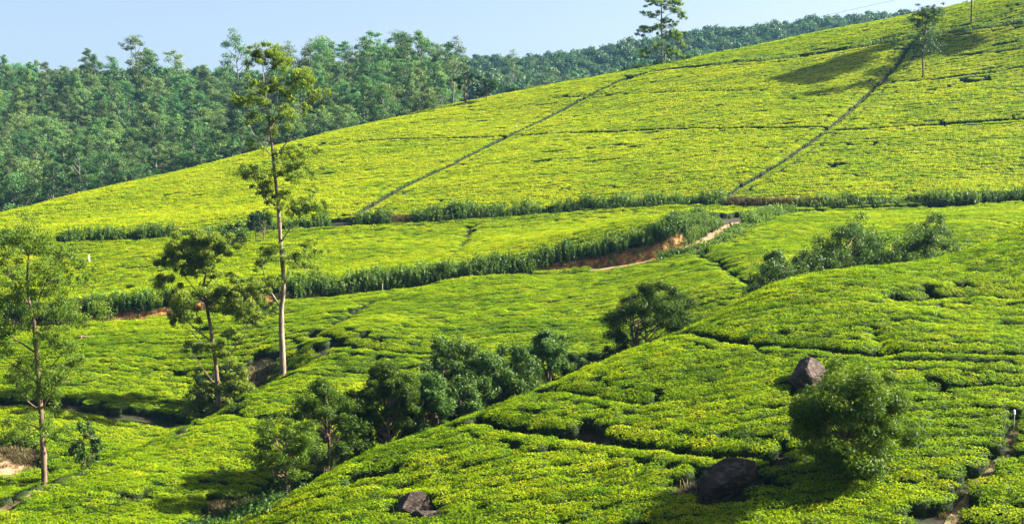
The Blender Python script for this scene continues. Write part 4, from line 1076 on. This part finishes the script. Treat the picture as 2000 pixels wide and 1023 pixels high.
strip('dry_grass', DRY, ROAD, XR(180, 145), XR(470, 148), 1.5, 2.6, 12, 514, 'dry grass tufts on the low orange bank', 'grass', .5, 1.0)
strip('weed_hedge', WEED_LOW, LW['hill_top'][0], XR(1390, 300), XR(2120, 300), -.6, .6, 4.0, 515, 'row of pale young plants along the last contour path of the hill', 'hedge', 1.2, 2.1, .15, -.35, 7.0)
for key, lab, sd in (('spur_path', 'dry grass fringe of the footpath along the spur rim', 516), ('near_path', 'dry grass fringe of the reddish footpath', 517)):
    P = LW[key][0]
    strip('dry_grass', DRY, P, -100, 100, -.8, .8, 9, sd, lab, 'grass', .25, .6)
for key, lab, sd in (('hill_drain_a', 'low weeds added to darken the first diagonal drain of the big hill', 531), ('hill_drain_b', 'low weeds added to darken the second diagonal drain of the big hill', 532)):
    strip('added_drain_weeds', WEED_LOW, LW[key][0], -200, 200, -.4, .4, 3 if key.endswith('a') else 8, sd, lab, 'weeds', .25, .5, -.45)  # weeds added with a very dark tone so the drains read as shaded
def undergrowth():
    rng = rngf(520); P = resample(GULP, .4); n = 2600; i = rng.integers(0, len(P), n)
    T = norm(np.gradient(P, axis=0)); N = np.stack([-T[:, 1], T[:, 0]], 1)
    q = P[i] + N[i] * (rng.random(n) * 6.6 - 3.3)[:, None]; q = q[q[:, 1] > 74]; n = len(q); s = .6 + .9 * rng.random(n)
    scatter('gully_undergrowth', WEED_LOW, np.c_[q, hgt(q[:, 0], q[:, 1]) - .05], np.c_[.15 * rng.normal(size=(n, 2)), rng.random(n) * 6.283], np.repeat(s[:, None], 3, 1), -.3 + .12 * rng.normal(size=n), rng, 'weeds covering the floor of the gully, its shade put into their dark colour', 'undergrowth')  # tone lowered to put the gully shade into the weed colour
    # yellowed grass at the gully mouth, the clearing and the foot of the trees
    c = [hit(470, 985, .2), hit(440, 1000, .2), hit(40, 890, .2), hit(100, 925, .1), hit(520, 735, .2), hit(250, 985, .5), hit(1350, 955, .5)]
    rad = [1.6, 1.4, 1.6, .9, 1.6, 1.2, .6]; cnt = [110, 80, 90, 30, 60, 60, 26]
    q = np.concatenate([a[:2] + rng.normal(size=(k, 2)) * r * .55 for a, r, k in zip(c, rad, cnt)]); n = len(q); s = .5 + .6 * rng.random(n)
    scatter('dry_grass', DRY, np.c_[q, hgt(q[:, 0], q[:, 1]) - .03], np.c_[.1 * rng.normal(size=(n, 2)), rng.random(n) * 6.283], np.repeat(s[:, None], 3, 1), .1 * rng.normal(size=n), rng, 'yellowed grass patches at the gully mouth and round the clearing', 'grass')
undergrowth()

# ------------------------------------------------------------------ boulders
import bmesh
def boulder(name, label, c, dims, seed, rz, tilt, cuts=10, sink=.35):
    rng = rngf(seed); bm = bmesh.new(); bmesh.ops.create_icosphere(bm, subdivisions=5, radius=1.0)
    V = np.array([v.co[:] for v in bm.verts]); 
    for _ in range(cuts):
        n = norm(rng.normal(size=3)); d = .50 + .22 * rng.random()
        e = V @ n - d; V = V - np.outer(np.maximum(e, 0) * .985, n)
    f = lambda k, s: np.stack([vnoise(V[:, 0] + V[:, 2] * .7, V[:, 1] - V[:, 2] * .5, k + j, s) for j in range(3)], 1)
    # bedding ledges across the stone
    lay = np.round((V @ norm(np.array([.5, .1, .86]))) * 6) / 6 - V @ norm(np.array([.5, .1, .86]))
    V = V + .16 * lay[:, None] * norm(np.array([.5, .1, .86])) * .5 + .020 * f(seed, .4) + .010 * f(seed + 9, .10)
    V = V * np.array(dims) * .5
    for v, co in zip(bm.verts, V): v.co = co
    me = bpy.data.meshes.new(name); bm.to_mesh(me); bm.free(); me.materials.append(MATS['rock'])
    o = link(name, me, None, (c[0], c[1], c[2] + dims[2] * (.5 - sink))); o.rotation_euler = (tilt[0], tilt[1], rz)
    return tag(o, label, 'boulder')
R1 = hit(1425, 965, .1); R2 = hit(1578, 764, .1)
boulder('boulder', 'largest cracked brown boulder lying half in the shade of the round wattle tree', R1, (4.0, 2.5, 2.5), 27, .25, (0.15, -.30), 7, sink=.22)
boulder('boulder', 'upright dark boulder with a pale crack standing in the near tea', R2, (2.8, 2.2, 2.2), 33, .3, (.1, .3), 7, sink=.10)
R3 = hit(1345, 972, .05); boulder('boulder', 'small angular stone at the end of the largest boulder', R3, (.8, .6, .8), 7, .2, (0, .3), sink=.25)
R4 = hit(808, 1000, .1); boulder('boulder', 'tilted flat rock poking out of the tea below the gully trees', R4, (2.2, 1.4, 1.6), 23, .4, (0, -.3), 7, sink=.3)
R5 = hit(838, 1018, .1); boulder('boulder', 'low grey rock beside the tilted flat rock', R5, (2.0, 1.3, 1.3), 29, .2, (.1, -.1), 7, sink=.3)
R6 = hit(712, 922, .1); boulder('boulder', 'narrow pale stone sunk in a tea gap near the gully rim', R6, (1.5, .8, .7), 14, .5, (0, -.3), sink=.3)
R7 = hit(283, 985, .2); boulder('boulder', 'reddish stone among dry grass on the middle spur', R7, (.9, .6, .8), 16, .3, (0, -.5), sink=.2)
R8 = hit(540, 983, .2); boulder('boulder', 'small rounded stone at the mouth of the gully', R8, (.7, .5, .6), 18, .3, (0, 0), sink=.3)
KEEP += [(R1[0], R1[1] - .2, 1.75), (R1[0] - 1.3, R1[1] - .3, 1.1), (R1[0] + 1.0, R1[1], 1.3), (R2[0], R2[1], 1.25), (R2[0] - .2, R2[1] - 1.1, 1.0), (R1[0] - .2, R1[1] - 1.5, 1.2), (R3[0], R3[1], .7), (R4[0], R4[1], 1.3), (R4[0] - .3, R4[1] + .7, .8), (R5[0], R5[1], 1.15), (R6[0], R6[1], .75), (R7[0], R7[1], .9), (R7[0] - .9, R7[1], .7), (R8[0], R8[1], .5),
         (TALL_B[0], TALL_B[1], 1.2), (LEAN_B[0], LEAN_B[1], 1.4), (AIRY_B[0], AIRY_B[1], .9), (CRT[0], CRT[1], .8), (THN[0], THN[1], .9)]
# worn hollows in the tea that show dark earth
for a, b, r in [(1800,578,.9),(1930,155,1.2),(1690,62,.8),(470,990,2.0),(440,1005,1.6),(100,925,.8)]:
    q = hit(a, b, .5); KEEP.append((q[0], q[1], r))
plant_all()

# ------------------------------------------------------------------ posts, pole, wires, bird
def post(name, label, p, h, r, mat, cat, cap=None):
    e = link(name, None, None, p); A = Acc()
    V, F = tube(np.array([[0, 0, -.3], [0, 0, h * .5], [.02, 0, h]]), np.array([r, r, r * .9]), 8); A.add(V, F)
    top = np.arange(len(V) - 8, len(V)); me = mesh_from('shaft', V, [F, top[None]], [mat]); link('shaft', me, e)
    if cap:
        V, F = tube(np.array([[0, 0, h - cap[1]], [.0, 0, h], [0, 0, h + cap[1] * .4], [0, 0, h + cap[1] * .45]]), np.array([cap[0], cap[0], cap[0] * .7, .01]), 10)
        link('cap', mesh_from('cap', V, [F], ['white_paint']), e)
    return tag(e, label, cat)
post('marker_post', 'white marker post in the tea below the grey-green weed hedge', hit(174, 520, 0.1), 1.6, .10, 'white_paint', 'post')
post('marker_stake', 'thin stake with a white cap beside the reddish footpath', hit(1980, 848, 0.2), 1.35, .025, 'stake_wood', 'stake', (.06, .16))
post('marker_stake', 'short white-capped stake where the terrace drain meets the hill foot', hit(924, 437, 0.1, 150), .75, .03, 'stake_wood', 'stake', (.14, .25))
post('marker_stake', 'white-capped stake at the crossing of drain and contour path on the hill', hit(1009, 255, 0.3), 1.2, .03, 'stake_wood', 'stake', (.09, .2))
post('marker_stake', 'pale bare stake by the track beyond the dense dark hedge', hit(747, 582, 0.1, 130), 1.6, .03, 'stake_wood', 'stake')
def box_obj(name, label, p, dims, mat, cat):
    bm = bmesh.new(); bmesh.ops.create_cube(bm, size=1.0)
    bmesh.ops.scale(bm, vec=dims, verts=bm.verts); bmesh.ops.bevel(bm, geom=bm.edges[:], offset=.04, segments=2, affect='EDGES')
    me = bpy.data.meshes.new(name); bm.to_mesh(me); bm.free(); me.materials.append(MATS[mat])
    return me
POLE_B = hit(1897, 47, .5); POLE_H = unproj(1897, -31, POLE_B[1])[2] - POLE_B[2] + .3
e = link('utility_pole', None, None, POLE_B)
V, F = tube(np.array([[0, 0, -.5], [0, 0, POLE_H * .5], [0, 0, POLE_H]]), np.array([.17, .15, .12]), 9); link('pole', mesh_from('pole', V, [F, np.arange(len(V) - 9, len(V))[None]], ['pole_wood'], smooth=True), e)
V, F = tube(np.array([[-.7, 0, POLE_H - .35], [.7, 0, POLE_H - .35]]), .06, 6); link('crossarm', mesh_from('crossarm', V, [F, np.arange(6)[None, ::-1], np.arange(6, 12)[None]], ['pole_wood']), e)
for s in (-.6, .6):
    V, F = tube(np.array([[s, 0, POLE_H - .30], [s, 0, POLE_H - .15], [s, 0, POLE_H - .05]]), np.array([.05, .07, .02]), 7); link('insulator', mesh_from('insulator', V, [F], ['white_paint'], smooth=True), e)
tag(e, 'dark wooden utility pole on the top strip of tea', 'pole')
P2 = base_at(1297, 332); P2top = unproj(1297, 92, 332)[2]
e2 = link('utility_pole', None, None, P2); h2 = P2top - P2[2]
V, F = tube(np.array([[0, 0, -.5], [0, 0, h2 * .5], [0, 0, h2]]), np.array([.17, .15, .12]), 9); link('pole', mesh_from('pole', V, [F, np.arange(len(V) - 9, len(V))[None]], ['pole_wood'], smooth=True), e2)
tag(e2, 'wooden pole standing just behind the lone crest eucalyptus', 'pole')
a = POLE_B + [-.6, 0, POLE_H - .05]; b = P2 + [0, 0, h2 - .05]; t = np.linspace(0, 1, 40)[:, None]
W_ = a + (b - a) * t; W_[:, 2] -= 4 * .5 * (t * (1 - t))[:, 0]
V, F = tube(W_, .022, 5); tag(link('power_wire', mesh_from('power_wire', V, [F], ['wire'])), 'thin power wire sloping through the sky above the hill crest', 'wire')
# bird over the crest
bp = unproj(1769, 22, 240); A = Acc()
V, F = tube(np.array([[-.22, 0, 0], [-.1, 0, .02], [.05, 0, .02], [.16, 0, .04], [.22, 0, .03]]), np.array([.01, .05, .06, .035, .005]), 7)
bd = link('bird', mesh_from('bird', V, [F], ['bird'], smooth=True), None, bp); tag(bd, 'small dark bird in flight against the sky over the hill', 'bird')
for s in (-1, 1):
    Vw = np.array([[.08, s * .03, .03], [-.06, s * .03, .03], [-.10, s * .22, .20], [.02, s * .24, .21], [-.12, s * .42, .26]]); Fw3 = np.array([[3, 2, 4]]); Fw4 = np.array([[0, 1, 2, 3]])
    link('wing', mesh_from('wing', Vw, [Fw4, Fw3], ['bird']), bd)
bd.rotation_euler = (0, 0, 1.0)
# dark culvert mouth below the track
cv = hit(171, 668, .3); e = link('culvert', None, None, cv)
for nm, dx, dz, dm in (('side_wall', -.55, .35, (.2, .9, 1.1)), ('side_wall', .55, .35, (.2, .9, 1.1)), ('lintel', 0, .8, (1.0, .5, .14))):
    o = link(nm, box_obj(nm, '', None, dm, 'concrete', ''), e); o.location = (dx, 0, dz)
e.location = (cv[0], cv[1] , cv[2])
tag(e, 'small concrete culvert in the tea beneath the dark hedge of the track', 'culvert')

# ------------------------------------------------------------------ haze
hz_lo, hz_hi = float(GZ.min()) - 1.5, 175.0
bm = bmesh.new(); bmesh.ops.create_cube(bm, size=1.0)
hx, hy0, hy1 = float(XS[-1]) + 20, float(YS[0]) - 20, float(YS[-1]) + 20
bmesh.ops.scale(bm, vec=(2 * hx, hy1 - hy0, hz_hi - hz_lo), verts=bm.verts)
me = bpy.data.meshes.new('haze'); bm.to_mesh(me); bm.free()
hm = bpy.data.materials.new('haze'); hn, hl = nodes_of(hm); hn.clear()
ho = hn.new('ShaderNodeOutputMaterial'); pv = hn.new('ShaderNodeVolumePrincipled')
pv.inputs['Color'].default_value = (.28, .62, 1.0, 1); pv.inputs['Density'].default_value = .00007; pv.inputs['Anisotropy'].default_value = .2
hl.new(pv.outputs[0], ho.inputs['Volume']); me.materials.append(hm)
hb = link('haze', me, None, (0, (hy0 + hy1) / 2, (hz_lo + hz_hi) / 2)); tag(hb, 'thin blue morning haze in the valley air', 'haze', kind='stuff')
